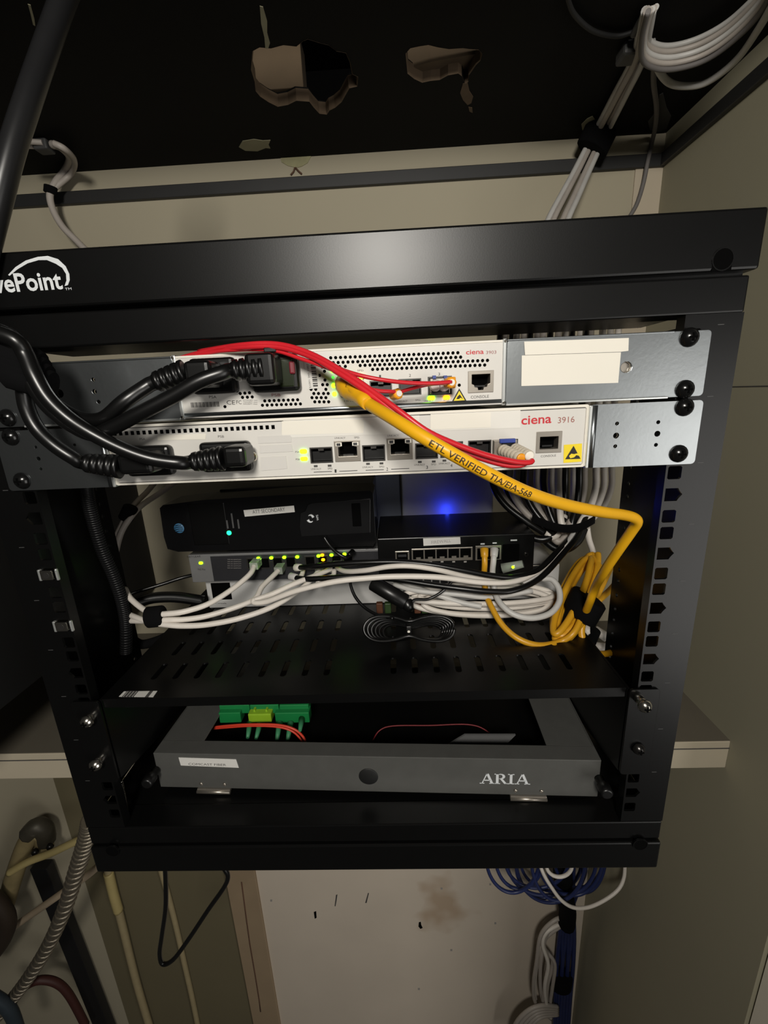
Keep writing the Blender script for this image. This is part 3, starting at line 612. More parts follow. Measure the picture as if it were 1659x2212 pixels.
for (x0, y0, x1, y1) in ((1086,972,1126,990), (1112,970,1144,985)):
    a, b = P(x0, y0, -10), P(x1, y1, -34); L = (b-a).length; pr_ = []
    for i in range(6): pr_ += [(L*i/6, 4.1-i*.1), (L*(i+.7)/6, 4.1-i*.1), (L*(i+.8)/6, 3.6-i*.1)]
    MB().lathe(a, b-a, pr_+[(L, 3.0)], 14).build('boot', BEIGE, rk)
    MB().lathe(b, b-a, [(-0.5, 3.1), (0.4, 3.0), (0.6, 2.0)], 14).build('boot_end', ORG if x0 < 1100 else STICK, rk)

# ================================================================== SHELF
shelf = thing('rack_shelf', (0, 100, -228), 'black slotted steel cantilever shelf screwed in the rack under the devices', 'shelf')
ZS = -226.0; SW = 217.0
# slotted sheet: cells of one slot each
mb = MB(); rows = [(37, 24), (74, 24), (111, 24), (148, 24), (185, 24), (222, 24)]; pitch = 19.55
cells = [(-SW, -SW+8, None)]
xs = [-187.2+pitch*i for i in range(9)] + [28.8+19.2*i for i in range(9)]
bounds = sorted(xs)
for iy, (yc, ln) in enumerate(rows):
    y0 = 0 if iy == 0 else yc-18.5; y1 = yc+18.5
    edge = [-SW]+[(bounds[i]+bounds[i+1])/2 for i in range(len(bounds)-1)]+[SW]
    for i, x in enumerate(bounds):
        mb.prism([(edge[i], y0), (edge[i+1], y0), (edge[i+1], y1), (edge[i], y1)], lambda u, v, q: (u, v, q), ZS-1.5, ZS, [rrect(x-2.7, x+2.7, yc-ln/2, yc+ln/2, 2.5, 3)])
mb.build('deck', BLK, shelf)
MB().box(-SW, SW, 0.2, 2, ZS-9, ZS-0.5).build('front_lip', BLK, shelf, bevel=0.6)
for sg in (1, -1):
    MB().prism([(2, ZS-2), (2, ZS-84), (236, ZS-130), (236, ZS-2)], lambda u, v, q: (sg*q, u, v), 219, 221).build('side_gusset', BLK, shelf)
    e = MB().xz(rrect(*sorted((sg*219, sg*243)), -311, -226.5, 3), -2.2, 0).build('mounting_ear', BLK, shelf, bevel=0.4)
    for z_, a in ((-244.5, 0), (-288.9, 1)): pass
pan_screw(1400, 1534, -17, shelf, CHROME, r=5.6, h=5, shank=12); pan_screw(180, 1567, -12, shelf, CHROME, r=5.6, h=5, shank=9); pan_screw(199, 1662, -12, shelf, CHROME, r=5.6, h=5, shank=9)
pan_screw(1386, 1627, -8, shelf, mat('dark_steel', (70, 68, 66), 0.25, 0.9), r=5.2, h=5, shank=3)
# sticker lying on the shelf's front left corner
stx = [(257,1505),(268,1494),(340,1493),(331,1506)]
q = [P(x, y, Z=ZS) for x, y in stx]
s_ = MB().prism([(v.x, v.y) for v in q], lambda u, v, t: (u, v, t), ZS, ZS+0.3).build('barcode_sticker', STICK2, shelf)
for i in range(8):
    a = P(270+i*3.2, 1500, Z=ZS); MB().box(a.x-0.5, a.x+0.3+0.4*(i % 2), a.y-4, a.y+4, ZS+.3, ZS+.4).build('barcode_bar', INK, s_)
MB().box(P(322, 1500, Z=ZS).x-1.5, P(322, 1500, Z=ZS).x+1.5, P(322, 1500, Z=ZS).y-4, P(322, 1500, Z=ZS).y+4, ZS+.3, ZS+.4).build('sticker_print', INK, s_)

# ================================================================== DEVICES ON THE SHELF
# white switch
YS = 158.0
ws = thing('desktop_switch', (30, 200, ZS), 'long white desktop switch flat on the black shelf under a heap of white cable', 'switch')
wx0, wx1 = P(452,1310,YS).x, P(1206,1265,YS).x; wz1 = P(445,1243,YS).z
MB().box(wx0, wx1, YS, YS+80, ZS+0.4, wz1).build('case', SWW, ws, bevel=0.8)
MB().box(wx0+1, wx1-1, YS-0.5, YS, wz1-1.2, wz1-0.3).build('top_edge', STICK, ws)
pbox('square_window', 457, 1259, 499, 1296, YS+1, YS-0.4, VOID, ws, 0.8)
pbox('port_window', 1143, 1219, 1170, 1241, YS+1, YS-0.4, DGRY, ws, 0.4)
text('Console', 'port_print', 466, 1305, 489, 4, YS-.1, INK, ws)
mb = MB()
for i in range(12):
    x = 880+i*18; pbox('network_port', x, 1243, x+15, 1262, YS+1, YS-0.5, DGRY, ws)
for x, y, mt in ((891,1236,LEDY),(910,1236,LEDG),(958,1233,LEDG),(969,1233,LEDO),(988,1233,LEDG),(1034,1228,LEDO)): led(x, y, 6, 5, YS-14, mt, ws)
# grey switch
YG = 138.0
gs = thing('desktop_switch', (-80, 170, wz1), 'small dark grey desktop switch with a row of lit ports beneath the black modem', 'switch')
gx0, gx1 = P(406,1200,YG).x, P(818,1180,YG).x; gz1 = P(406,1199,YG).z; gz0 = wz1+0.3
MB().box(gx0, gx1, YG, YG+75, gz0, gz1).build('case', SMOKE, gs, bevel=0.8)
MB().box(P(457,1220,YG).x, gx1-0.5, YG-0.5, YG, gz0+1, gz1-2.4).build('port_panel', mat('dark_port_panel', (40, 40, 43), 0.4), gs, bevel=0.6)
led(434, 1216, 9, 6, YG, LEDG, gs)
text('SWITCH'[:0]+'NETGEAR', 'lettering', 405, 1205.5, 434, 4.5, YG-.1, INKD, gs, py1=1204)
text('GS108LP', 'lettering', 789, 1187, 812, 4, YG-.1, INKD, gs, py1=1186); text('PoE Max', 'lamp_print', 428, 1232, 444, 4, YG-.1, INKD, gs)
for k in range(5): 
    text('link act speed poe', 'port_print', 492, 1210+k*4.6, 521, 2.6, YG-.6, INKL, gs)
for i, x in enumerate((545, 572, 600, 628, 670, 697, 727, 752)):
    y = 1216-0.035*(x-545)
    o = pbox('network_port', x-12, y-11, x+12, y+14, YG+1, YG-0.9, STEELD, gs, 0.3)
    pbox('socket_cavity', x-9, y-8, x+9, y+11, YG, YG-1.1, VOID, o)
for x, y, mt in ((558,1206,LEDG),(586,1205,LEDG),(614,1204,LEDG),(642,1203,LEDG),(688,1201,LEDG),(696,1199,LEDO),(698,1209,LEDO),(716,1199,LEDG),(744,1197,LEDG)): led(x, y, 8, 6, YG-1.4, mt, gs)
# black modem
YM = 118.0
md = thing('modem', (-90, 160, gz1), 'black gateway modem with white name label, blue striped globe and green light', 'modem')
mp = [(345,1098),(352,1091),(440,1080),(600,1070),(800,1060),(806,1066),(812,1170),(806,1180),(600,1186),(385,1192),(362,1186),(354,1160)]
GL = mat('gloss_black_plastic', (13, 13, 14), 0.16)
gzoff = gz1+0.5-min(P(x, y, YM).z for x, y in mp)
mpt = [(P(x, y, YM).x, max(P(x, y, YM).z, gz1+0.5)) for x, y in mp]
MB().xz(mpt, YM, YM+40, ()).build('front_case', GL, md, bevel=2.0)
MB().box(P(470,1040,YM+40).x, P(806,1060,YM+40).x, YM+40, YM+110, gz1+0.5, P(640,1050,YM+40).z).build('rear_case', BLKF, md, bevel=2)
pbox('shadow_panel', 412, 1088, 490, 1178, YM+1, YM-0.5, mat('panel_black', (5, 5, 5), 0.3), md, 1.5)
gl_ = P(387,1141,YM); gb = MB().lathe(gl_, (0, -1, 0), [(0, 5.4), (0.5, 5.2), (0.8, 3), (0.9, 0.1)], 20).build('globe_logo', mat('logo_blue', (50, 96, 130), 0.5), md)
for k in range(4):
    z = gl_.z+3.3-k*2.1; w_ = math.sqrt(max(0.5, 24-(z-gl_.z)**2))
    MB().tube([V((gl_.x-w_+0.5, YM-1.0, z-0.6)), V((gl_.x, YM-1.15, z+0.4)), V((gl_.x+w_-0.5, YM-1.0, z+0.2))], 0.45, 6).build('globe_stripe', mat('logo_dark', (12, 30, 48), 0.5), md)
o = quad_sticker([(526,1102),(635,1092),(637,1106),(529,1116)], YM-.2, 'name_label', STICK2, md); 
text('ATT SECONDARY', 'label_print', 546, 1110, 616, 8, YM-.5, INK, md, py1=1104)
led(495, 1151, 10, 10, YM, LEDG2, md)
for x, y0, y1 in ((491,1124,1142),(502,1109,1141),(515,1122,1142)): pbox('signal_bar', x-1.6, y0, x+1.6, y1, YM+1, YM-.4, mat('bar_grey', (70, 70, 70), 0.5), md)
MB().xz([(P(x, y, YM).x, P(x, y, YM).z) for x, y in ((648,1138),(650,1108),(660,1104),(666,1090),(674,1087),(795,1078),(800,1078),(800,1150),(652,1158))], YM-1.2, YM).build('flap', mat('flap_black', (22, 22, 23), 0.22), md, bevel=0.6)
pbox('flap_grip', 760, 1087, 780, 1138, YM, YM-1.6, VOID, md, 1)
c = P(671,1120,YM-1.2); mb = MB()
for s0_ in (0.3, 3.44):
    mb.tube([c+V((3.0*math.cos(s0_+a*0.5), -0.3, 3.8*math.sin(s0_+a*0.5))) for a in range(5)], lambda t: 1.6-1.2*t, 6)
mb.build('pairing_symbol', WHITEINK, md)
text('WPS', 'lettering', 689, 1124, 687, 4.5, YM-1.4, WHITEINK, md, py1=1112)
# firewall
YF = 132.0
fw = thing('firewall', (140, 190, wz1), 'flat black firewall box with small white label above its five ports', 'firewall')
fx0, fx1 = P(815,1165,YF).x, P(1156,1150,YF).x; fz1 = P(985,1158,YF).z; fz0 = wz1+0.4
MB().box(fx0, fx1, YF, YF+88, fz0, fz1).build('case', BLK, fw, bevel=1.0)
pbox('port_block', 889, 1184, 1021, 1212, YF+1, YF-1.0, STEELP, fw, 0.3)
for i in range(5):
    x = 892+i*25.6; y0 = 1189-i*1.0
    o = pbox('network_port', x, y0, x+23, y0+19, YF, YF-1.5, VOID, fw)
    pbox('port_key', x+7, y0+15, x+17, y0+21, YF-1.0, YF-1.7, STEELP, o)
pbox('wan_block', 1027, 1179, 1083, 1210, YF+1, YF-1.0, STEELP, fw, 0.3); pbox('wan_cavity', 1031, 1184, 1079, 1208, YF, YF-1.2, VOID, fw)
o = pbox('usb_port', 854, 1191, 884, 1212, YF+1, YF-1.2, STEELP, fw, 0.3); pbox('usb_cavity', 857, 1194, 881, 1209, YF, YF-1.6, VOID, o); pbox('usb_tongue', 860, 1198, 878, 1203, YF-.8, YF-1.8, DGRY, o)
quad_sticker([(914,1163),(994,1160),(995,1175),(915,1179)], YF-.1, 'name_label', STICK2, fw)
text('FIREWALL', 'label_print', 932, 1175, 974, 6.5, YF-.4, INKL, fw, py1=1171)
for x0, x1, y in ((1038,1047,1175),(1064,1073,1173),(1103,1117,1167)): pbox('port_mark', x0, y-1.5, x1, y+1.5, YF, YF-.2, WHITEINK, fw)
for x in (930,955,980,1005): pbox('port_mark', x-3, 1212, x+3, 1215, YF, YF-.2, INKL, fw)
pan_screw(1137, 1198, YF-1.5, fw, mat('dark_steel', (70, 68, 66), 0.25, 0.9), r=2.5, h=1.5)
pbox('power_socket', 1086, 1176, 1122, 1214, YF+1, YF-1, VOID, fw, 1)
# grey unit behind, washed by a blue status light
bg = thing('grey_wall_unit', P(935, 1110, 240), 'grey box behind the firewall lit blue by its status light', 'box')
g0, g1 = P(868,1075,240), P(1066,1075,240); gt, gb_ = P(960,1015,240).z, ZS+2
MB().box(g0.x, g1.x, 240, 300, gb_, gt).build('case', mat('pale_grey_plastic', (150, 152, 158), 0.5, var=0.03), bg, bevel=2)
MB().box(P(803,1075,246).x, g0.x-1, 246, 290, gb_, gt).build('side_case', mat('slate_plastic', (92, 98, 112), 0.5), bg, bevel=2)
lp = P(966, 1116, 230)
MB().lathe(lp, (0, -1, 0.2), [(0, 2.5), (1.5, 2.2), (2.4, 0.1)], 14).build('status_light', LEDB, bg)
pl = bpy.data.lights.new('blue_status_glow', 'POINT'); pl.energy = 0.014; pl.color = (0.02, 0.05, 1.0); pl.shadow_soft_size = 0.004
plo = bpy.data.objects.new('blue_status_glow', pl); COL.objects.link(plo); plo.location = (lp+V((0, -1, 5)))*S

# ------------------------------------------------------------------ network leads on the shelf
GW = 'white network cables fanning from the left strap'
def lead(pp, r, m, label, group=None, boot=None, name='network_cable', sub=6, plug=None):
    t = thing(name, P(*pp[0]), label, 'cable', group)
    cable('jacket', pp, r, m, t, sub=sub)
    if boot:
        a = P(*pp[0]); b = P(*pp[1]); d = (a-b).normalized()
        MB().lathe(a, d, [(-9, r), (-8, r+0.8), (0, r+1.4), (1, r+0.6)], 10).build('boot', boot, t)
    if plug: 
        a = P(*pp[0]); MB().box(a.x-4.5, a.x+4.5, a.y-2, a.y+13, a.z-4, a.z+4).build('plug', CLEAR, t, bevel=0.4)
    return t
lead([(549,1222,124),(540,1240,112),(505,1270,95),(455,1302,76),(410,1318,66),(370,1325,62),(325,1324,64),(285,1296,78),(270,1272,92)], 2.75, WHT, 'white network cable from the first port of the grey switch to the strap', GW, plug=True)
lead([(602,1232,126),(588,1246,116),(566,1268,102),(552,1292,90),(520,1308,80),(450,1330,68),(400,1338,63),(365,1339,61),(325,1341,63),(285,1341,76),(268,1340,92)], 2.75, WHT, 'white network cable from the third port of the grey switch, middle one under the strap', GW, plug=True)
lead([(690,1232,128),(672,1252,116),(645,1276,100),(590,1310,80),(520,1335,66),(450,1349,60),(400,1352,58),(365,1350,58),(325,1344,62),(290,1332,74),(268,1322,92)], 2.75, WHT, 'white network cable lowest of the three under the strap', GW, plug=True)
lead([(716,1228,130),(690,1240,118),(640,1259,102),(590,1282,90),(556,1294,84),(548,1297,82),(552,1302,80),(580,1298,78),(640,1276,74),(720,1257,72),(790,1249,72),(860,1245,72),(950,1247,74),(1040,1258,80),(1110,1256,92),(1165,1232,108),(1210,1188,126),(1245,1150,150),(1262,1110,180)], 2.75, WHT, 'long white network cable with hairpin bend and printed numbers crossing the shelf', None, plug=True)
lead([(727,1224,130),(745,1234,110),(790,1232,92),(840,1224,86),(890,1223,84),(950,1232,86),(1010,1246,92),(1080,1256,98),(1130,1252,104),(1180,1222,120),(1222,1174,140),(1250,1135,160),(1262,1105,190)], 2.6, WHT, 'white network cable arching over the long printed one', None, plug=True)
lead([(640,1226,122),(665,1225,110),(720,1219,104),(790,1215,100),(860,1214,98),(930,1220,94),(1000,1232,92),(1060,1243,92),(1110,1246,96),(1160,1232,106),(1205,1190,124),(1240,1150,150),(1250,1110,180)], 2.9, RUB, 'black network cable with pale boot, the upper of two crossing the shelf', 'black network cables crossing the shelf', boot=STICK)
lead([(628,1245,118),(660,1251,108),(720,1248,104),(780,1245,102),(860,1252,98),(930,1263,92),(1000,1272,86),(1060,1278,84),(1110,1275,86),(1165,1250,98),(1215,1198,118),(1252,1150,140),(1270,1100,170)], 2.9, RUB, 'black network cable with grey plug, the lower of two crossing the shelf', 'black network cables crossing the shelf', boot=LGRY)
lead([(1046,1186,116),(1047,1215,108),(1046,1245,110),(1050,1282,108),(1062,1312,95),(1085,1350,80),(1120,1380,68),(1165,1394,64),(1210,1386,70),(1238,1368,70),(1254,1338,80),(1262,1312,92)], 3.0, YEL2, 'yellow network cable from the firewall drooping over the shelf', None, boot=YEL2)
lead([(1068,1186,116),(1066,1210,108),(1064,1240,108),(1070,1282,100),(1085,1308,88),(1112,1328,80),(1150,1335,78),(1188,1325,82),(1208,1300,90),(1207,1272,100),(1192,1252,108),(1170,1250,112)], 3.0, LGRY, 'light grey network cable from the firewall looping down to the right', None, boot=LGRY)
def tilt_plug(px0, py0, px1, py1, Y0, Y1, m, nm, par): return pbox(nm, px0, py0, px1, py1, Y0, Y1, m, par, 1.2)
# stubs on further ports
for i, (x, y, x2, y2) in enumerate(((655,1238,640,1256),(722,1240,700,1250))):
    lead([(x, y-10, 130), (x-3, y+4, 122), (x2, y2, 112), (x2-14, y2+10, 104)], 2.6, WHT, ('short white cable end showing under the fourth grey switch port', 'short white cable end showing under the sixth grey switch port')[i], None)
# heap of white patch cable in front of the white switch
def coil(name, cx, cy, ax, ay, Y0, turns, r, m, label, cat='cable', jx=10, jy=8, tilt=0.0, sub=1, seed=1, par=None, N=22, dY=14, slope=0.0):
    rnd = random.Random(seed); pts = []
    for t in range(turns):
        ox, oy, sx_, sy_ = rnd.uniform(-jx, jx), rnd.uniform(-jy, jy), rnd.uniform(.86, 1.06), rnd.uniform(.6, 1.12)
        yy = Y0+dY*rnd.uniform(-1, 1)
        for k in range(N):
            a = 2*math.pi*k/N; u, v = ax*sx_*math.cos(a)+ox, ay*sy_*math.sin(a)+oy
            py_ = cy+u*math.sin(tilt)+v*math.cos(tilt); pts.append((cx+u*math.cos(tilt)-v*math.sin(tilt), py_, yy+dY*0.6*math.sin(a)*-1+slope*(py_-cy)))
    # soften the joins between turns
    q = []
    for i in range(len(pts)):
        w_ = [pts[min(max(i+d, 0), len(pts)-1)] for d in (-2, -1, 0, 1, 2)]; q.append(tuple(sum(z[j] for z in w_)/5 for j in range(3)))
    o = MB().tube(path(q, 3), r, 9).build(name, m, par)
    return tag(o, label, cat if par is None else None)
coil('coiled_network_cable', 1040, 1296, 165, 27, 118, 7, 2.9, WHT, 'coil of white network cable heaped on the shelf below the firewall', seed=5, jx=14, jy=9, dY=12)
lead([(862,1268,126),(880,1266,120),(930,1280,112),(990,1300,105),(1040,1310,100)], 2.9, LGRY, 'pale network cable with a clear plug lying left of the white coil', None, plug=True)
t = thing('network_cable', P(910, 1262, 130), 'clear network plug and grey lead lying across the white coil', 'cable')
cable('jacket', [(850,1262,122),(900,1276,112),(990,1284,106),(1060,1290,104),(1150,1276,104)], 2.7, LGRY, t)
mb = MB(); mb.tube([P(1085,1228,118), P(1130,1218,112)], lambda t: 5.5-1.5*t, 8); o = tag(mb.build('clear_cable_plug', CLEAR), 'clear network plug with green light under the firewall right end', 'plug')
led(1108, 1225, 6, 6, 100, LEDG, o)
# black figure-eight cord, adapter barrel and thin cord
bc_ = thing('coiled_power_lead', P(885, 1395, 60), 'black thin power lead folded in a figure eight on the shelf', 'cable')
pts = []
for k in range(6):
    for i in range(24):
        a = 2*math.pi*i/24; sc_ = 1-0.07*k
        pts.append((884+98*sc_*math.cos(a)+1.5*k, 1361+(40-3*k)*math.sin(a)*(0.34+0.66*abs(math.cos(a)))*1.15+(1.5*k-3), 64-10*math.sin(a)+k*1.5))
MB().tube(path(pts, 3), 1.6, 8).build('cord', RUB, bc_)
pbox('twist_tie', 877, 1353, 889, 1378, 62, 56, RUB, bc_, 1); led(883, 1364, 6, 5, 55, STICK, bc_, 'tie_glint')
cable('cord_tail', [(757,1240,110),(757,1262,104),(768,1290,96),(790,1314,88),(820,1330,78),(850,1336,70)], 1.6, RUB, bc_)
ad = thing('inline_adapter', P(845, 1310, 90), 'black barrel adapter lying across the black and white cables', 'adapter')
a, b = P(803,1258,96), P(878,1302,84)
MB().lathe(a, b-a, [(0, 6), (1.5, 7.6), ((b-a).length-1, 8), ((b-a).length, 6.2)], 20).build('barrel', BLKF, ad)
MB().lathe(b, P(884,1312,80)-b, [(0, 6.4), (2, 6.6), (6, 5), (9, 3)], 16).build('strain_relief', RUB, ad)
cable('lead', [P(884,1312,80), P(895,1296,84), P(925,1294,88), P(955,1278,90), P(982,1250,96)], 1.5, RUB, ad)
lead([(762,1192,124),(748,1204,112),(728,1194,112),(712,1178,112),(700,1160,114)], 1.9, RUB, 'black thin power lead plugged in the right end of the grey switch', None, boot=RUB, name='power_lead')
for i, (x, mt) in enumerate(((820, mat('copper_tag', (84, 48, 26), 0.6)), (838, mat('green_tag', (40, 62, 26), 0.5)), (902, MATS['copper_tag']), (918, MATS['green_tag']))):
    tag(pbox('cable_tag', x-7, 1304, x+7, 1326, 128, 122, mt, None, 1), ('copper coloured tag left of the black barrel adapter', 'green tag left of the black barrel adapter', 'copper coloured tag right of the black barrel adapter', 'green tag right of the black barrel adapter')[i], 'tag')

# ------------------------------------------------------------------ yellow coil, strap
tag(MB().tube([P(*q) for q in [(0,0,0)]*0] or path([(1262,1318,92),(1232,1345,88),(1206,1366,82),(1200,1382,74),(1218,1386,72),(1240,1366,76),(1258,1338,84),(1264,1312,92)], 6), 3.5, 10).build('yellow_cable_loop', YEL2), 'small yellow cable loop below the black strap of the yellow coil', 'cable')
yc = coil('coiled_yellow_cable', 1246, 1284, 100, 31, 114, 7, 3.3, YEL2, 'coil of yellow network cable held by a wide black strap by the right rail', tilt=math.radians(-66), jx=12, jy=9, seed=11, dY=9, slope=-0.42)
tag(MB().tube(path([(1262,1332,86),(1256,1362,80),(1262,1390,76),(1282,1410,92),(1310,1412,104),(1335,1404,125)], 6), 3.4, 10).build('yellow_cable_tail', YEL2), 'yellow cable tail curling down to the right rail', 'cable')
tag(MB().tube(path([(1262,1330,122),(1290,1285,135),(1312,1240,150),(1330,1205,165),(1345,1215,170),(1330,1260,165),(1290,1300,140)], 6), 3.4, 10).build('yellow_cable_loop', YEL2), 'yellow cable loop rising behind the right rail flange', 'cable')
def strap(px, py, Y, ang, rw, rh, ln, label, bulge=0.0):
    """wide wrap: elliptical sleeve, axis in the picture plane at angle ang"""
    c = P(px, py, Y); ax = V((math.cos(ang), 0.1, math.sin(ang))).normalized(); w_ = V((0, 1, 0)); u = ax.cross(w_).normalized(); mb = MB(); rings = []
    for t in (-.5, -.45, -.2, 0, .2, .45, .5):
        k = 1+bulge*(t*t*4-0.5)*-1; k *= 0.93 if abs(t) == .5 else 1
        rings.append([c+ax*(t*ln)+(u*math.cos(a)*rw*k)+(w_*math.sin(a)*rh*k) for a in [2*math.pi*i/18 for i in range(18)]])
    return tag(mb.ring(rings).build('hook_and_loop_strap', BLKM), label, 'strap')
strap(1262, 1309, 96, math.radians(62), 15.5, 22, 22, 'wide black strap around the yellow coil by the right rail')
strap(336, 1332, 62, math.radians(2), 10.5, 8, 15, 'black strap around three white cables left above the shelf')
strap(277, 1108, 200, math.radians(58), 8.5, 8, 17, 'black strap around two pale cables behind the left rail')
# white plugs bundle bottom right behind the rail
for i, (x0, y0, x1, y1) in enumerate(((1262,1352,1275,1372),(1285,1360,1312,1378),(1276,1395,1312,1400),(1266,1362,1276,1380))):
    tag(MB().tube([P(x0, y0, 150), P(x1, y1, 140)], 5.5, 8).build('white_cable_end', WHT), ('white cable end under the strap of the yellow coil, topmost', 'white cable end pointing right under the yellow coil strap', 'white cable end lowest by the right rail foot', 'white cable end leftmost under the yellow coil strap')[i], 'cable')
strap(1280, 1376, 138, math.radians(70), 5, 8, 20, 'small black tie around white cable ends under the yellow coil')
# ------------------------------------------------------------------ hanging bundle right
hb = [(1067,1128,0.9,'d'),(1078,1150,1,'g'),(1092,1150,1,'d'),(1103,1165,1,'g'),(1118,1140,1,'g'),(1132,1150,1,'d'),(1147,1160,1,'g'),(1160,1165,1,'g'),(1175,1150,1,'d'),(1192,1135,1,'g'),(1207,1140,1,'w'),(1222,1145,1,'d'),(1240,1135,1,'w'),(1252,1140,1,'d'),(1263,1135,1,'g'),(1288,1130,1,'w'),(1305,1125,1,'w'),(1322,1120,1,'w')]
cnt = {'d': 0, 'g': 0, 'w': 0}
for i, (x, yb, k, c_) in enumerate(hb):
    Y = 175+((i*37) % 5)*9; xe = 1170+ (x-1067)*0.32; mt = {'d': RUB, 'g': GRY, 'w': WHT}[c_]
    pp = [(x+14, 712, Y+60), (x+6, 860, Y+20), (x, 1000, Y), (x-1, 1050, Y-4), (x+(xe-x)*0.25, 1092, Y-10), (x+(xe-x)*0.7, 1128, Y-18), (xe+6, 1152, Y-22)]
    lbl = {'d': 'black', 'g': 'grey', 'w': 'white'}[c_]+' cable hanging in the bundle behind the devices, '+ORD[cnt[c_]]+' of its colour'; cnt[c_] += 1
    cable('hanging_cable', pp, 3.7, mt, None, lbl, 'cable', {'d': 'black cables of the hanging bundle', 'g': 'grey cables of the hanging bundle', 'w': 'white cables of the hanging bundle'}[c_])
# loops turning up below the bundle and the straps
for i, (mt, x0, y0) in enumerate(((WHT, 1180, 1165), (GRY, 1195, 1175), (RUB, 1165, 1160), (RUB, 1210, 1182))):
    cable('cable_bend', [(x0-10,y0-45,170),(x0-2,y0-22,160),(x0+8,y0-6,155),(x0+20,y0-8,155),(x0+32,y0-28,160),(x0+38,y0-50,170)] if i < 2 else [(x0-40,y0-20,168),(x0-12,y0+2,158),(x0+16,y0+4,154),(x0+40,y0-14,158),(x0+52,y0-40,165)], 4.2, mt, None,
          ('pale cable bend at the foot of the hanging bundle', 'grey cable bend lowest at the foot of the hanging bundle', 'black cable bend left at the foot of the hanging bundle', 'black cable bend right at the foot of the hanging bundle')[i])
a = path([(1150,1120,150),(1185,1134,140),(1220,1142,136),(1255,1138,138),(1285,1122,150)], 6)
mb = MB(); mb.ring([[p+V((0, dy, dz)) for dy, dz in ((-1, -4.2), (1, -4.2), (1, 4.2), (-1, 4.2))] for p in a], smooth=False); tag(mb.build('hook_and_loop_strap', BLKM), 'black strap slung around the hanging cable bundle on the right', 'strap')
cable('network_cable', [(1268,1140,170),(1272,1165,175),(1280,1190,180),(1284,1215,185)], 3.4, WHT, None, 'short white cable dropping from the hanging bundle to the yellow coil')
cable('network_cable', [(1262,1125,160),(1235,1160,140),(1215,1195,126),(1180,1232,112),(1130,1262,105)], 3.2, LGRY, None, 'pale cable running down left from the hanging bundle strap')
# ------------------------------------------------------------------ left side behind the rail
cable('network_cable', [(345,1030,300),(318,1062,260),(295,1085,225),(272,1118,200),(252,1160,190),(240,1200,185),(232,1235,180)], 3.6, GRY, None, 'pale cable rising behind the left rail, left one of the strapped pair')
cable('network_cable', [(400,1025,300),(350,1062,255),(308,1090,220),(284,1115,198),(262,1150,190),(250,1195,180),(245,1235,175)], 3.6, GRY, None, 'pale cable rising behind the left rail, right one of the strapped pair')
bs = thing('braided_sleeve', P(270, 1400, 70), 'black braided cable sleeve curving down inside the left rail', 'cable')
bp_ = path([(186,1040,60),(190,1075,62),(203,1130,66),(222,1190,70),(246,1245,74),(264,1300,76),(272,1350,76),(272,1410,74)], 12)
MB().tube(bp_, 5.4, 14).build('sleeve', BLKM, bs)
mb = MB()
for i in range(0, len(bp_)-1, 1):
    T = (bp_[i+1]-bp_[i]).normalized(); mb.lathe(bp_[i], T, [(0, 5.3), (0.5, 5.75), (1.0, 5.3)], 10)
mb.build('braid_rings', mat('braid_sheen', (26, 26, 27), 0.4), bs)
cable('power_lead', [(262,1290,120),(300,1277,130),(350,1262,140),(400,1246,150),(450,1236,165)], 2.0, RUB, None, 'thin black lead running behind the grey switch from the left rail')
cable('red_wire', [(279,1345,110),(281,1372,112),(278,1392,112),(276,1408,112)], 1.0, RED, None, 'thin red wire hanging by the braided sleeve at the left rail')
tag(MB().tube(path([(290,1304,110),(330,1292,120),(380,1290,130),(440,1298,140)], 5), 6, 10).build('power_brick_lead', RUB), 'thick black lead lying behind the left white cables', 'cable')
tag(MB().tube(path([(280,1378,100),(305,1392,104),(340,1384,108),(365,1372,112)], 5), 5, 10).build('cable_tail', BLKM), 'black strap tail lying on the left edge of the shelf', 'strap')
# two bright clip nuts in the left rail
for (x, y, lb) in ((100,1243,'bright clip nut in the left rail, upper one'), (132,1354,'bright clip nut in the left rail, lower one')):
    t = thing('cage_nut', P(x, y, -1), lb, 'nut', 'clip nuts in the left rail')
    c = P(x, y, -2); MB().box(c.x-4.6, c.x+5.2, -2.6, 3, c.z-4.0, c.z+4.0).build('nut_body', CHROME, t, bevel=0.7)
    MB().box(c.x-6.6, c.x-4.4, -2.2, 4, c.z-4.6, c.z+4.6).build('spring_wing', ZINCD, t, bevel=0.6); MB().box(c.x+7.6, c.x+9.6, -2.8, -0.5, c.z-4.4, c.z+5.2).build('spring_wing', ZINCD, t, bevel=0.8)
    MB().lathe(V((c.x+0.3, -2.5, c.z)), (0, -1, 0), [(0, 2.5), (0.2, 2.4)], 12).build('thread_hole', STEELD, t)
# black cabinet hanging beyond the rack, left
cab = thing('wall_cabinet', (-520, 250, -300), 'plain black wall box beyond the left side of the rack', 'cabinet')
MB().box(-640, -400, -20, YW-4, -300, 30).build('body', mat('cabinet_black', (12, 12, 12), 0.6), cab, bevel=2)
MB().box(-640, -402, -24, -20, -298, 28).build('front_panel', MATS['cabinet_black'], cab, bevel=1)

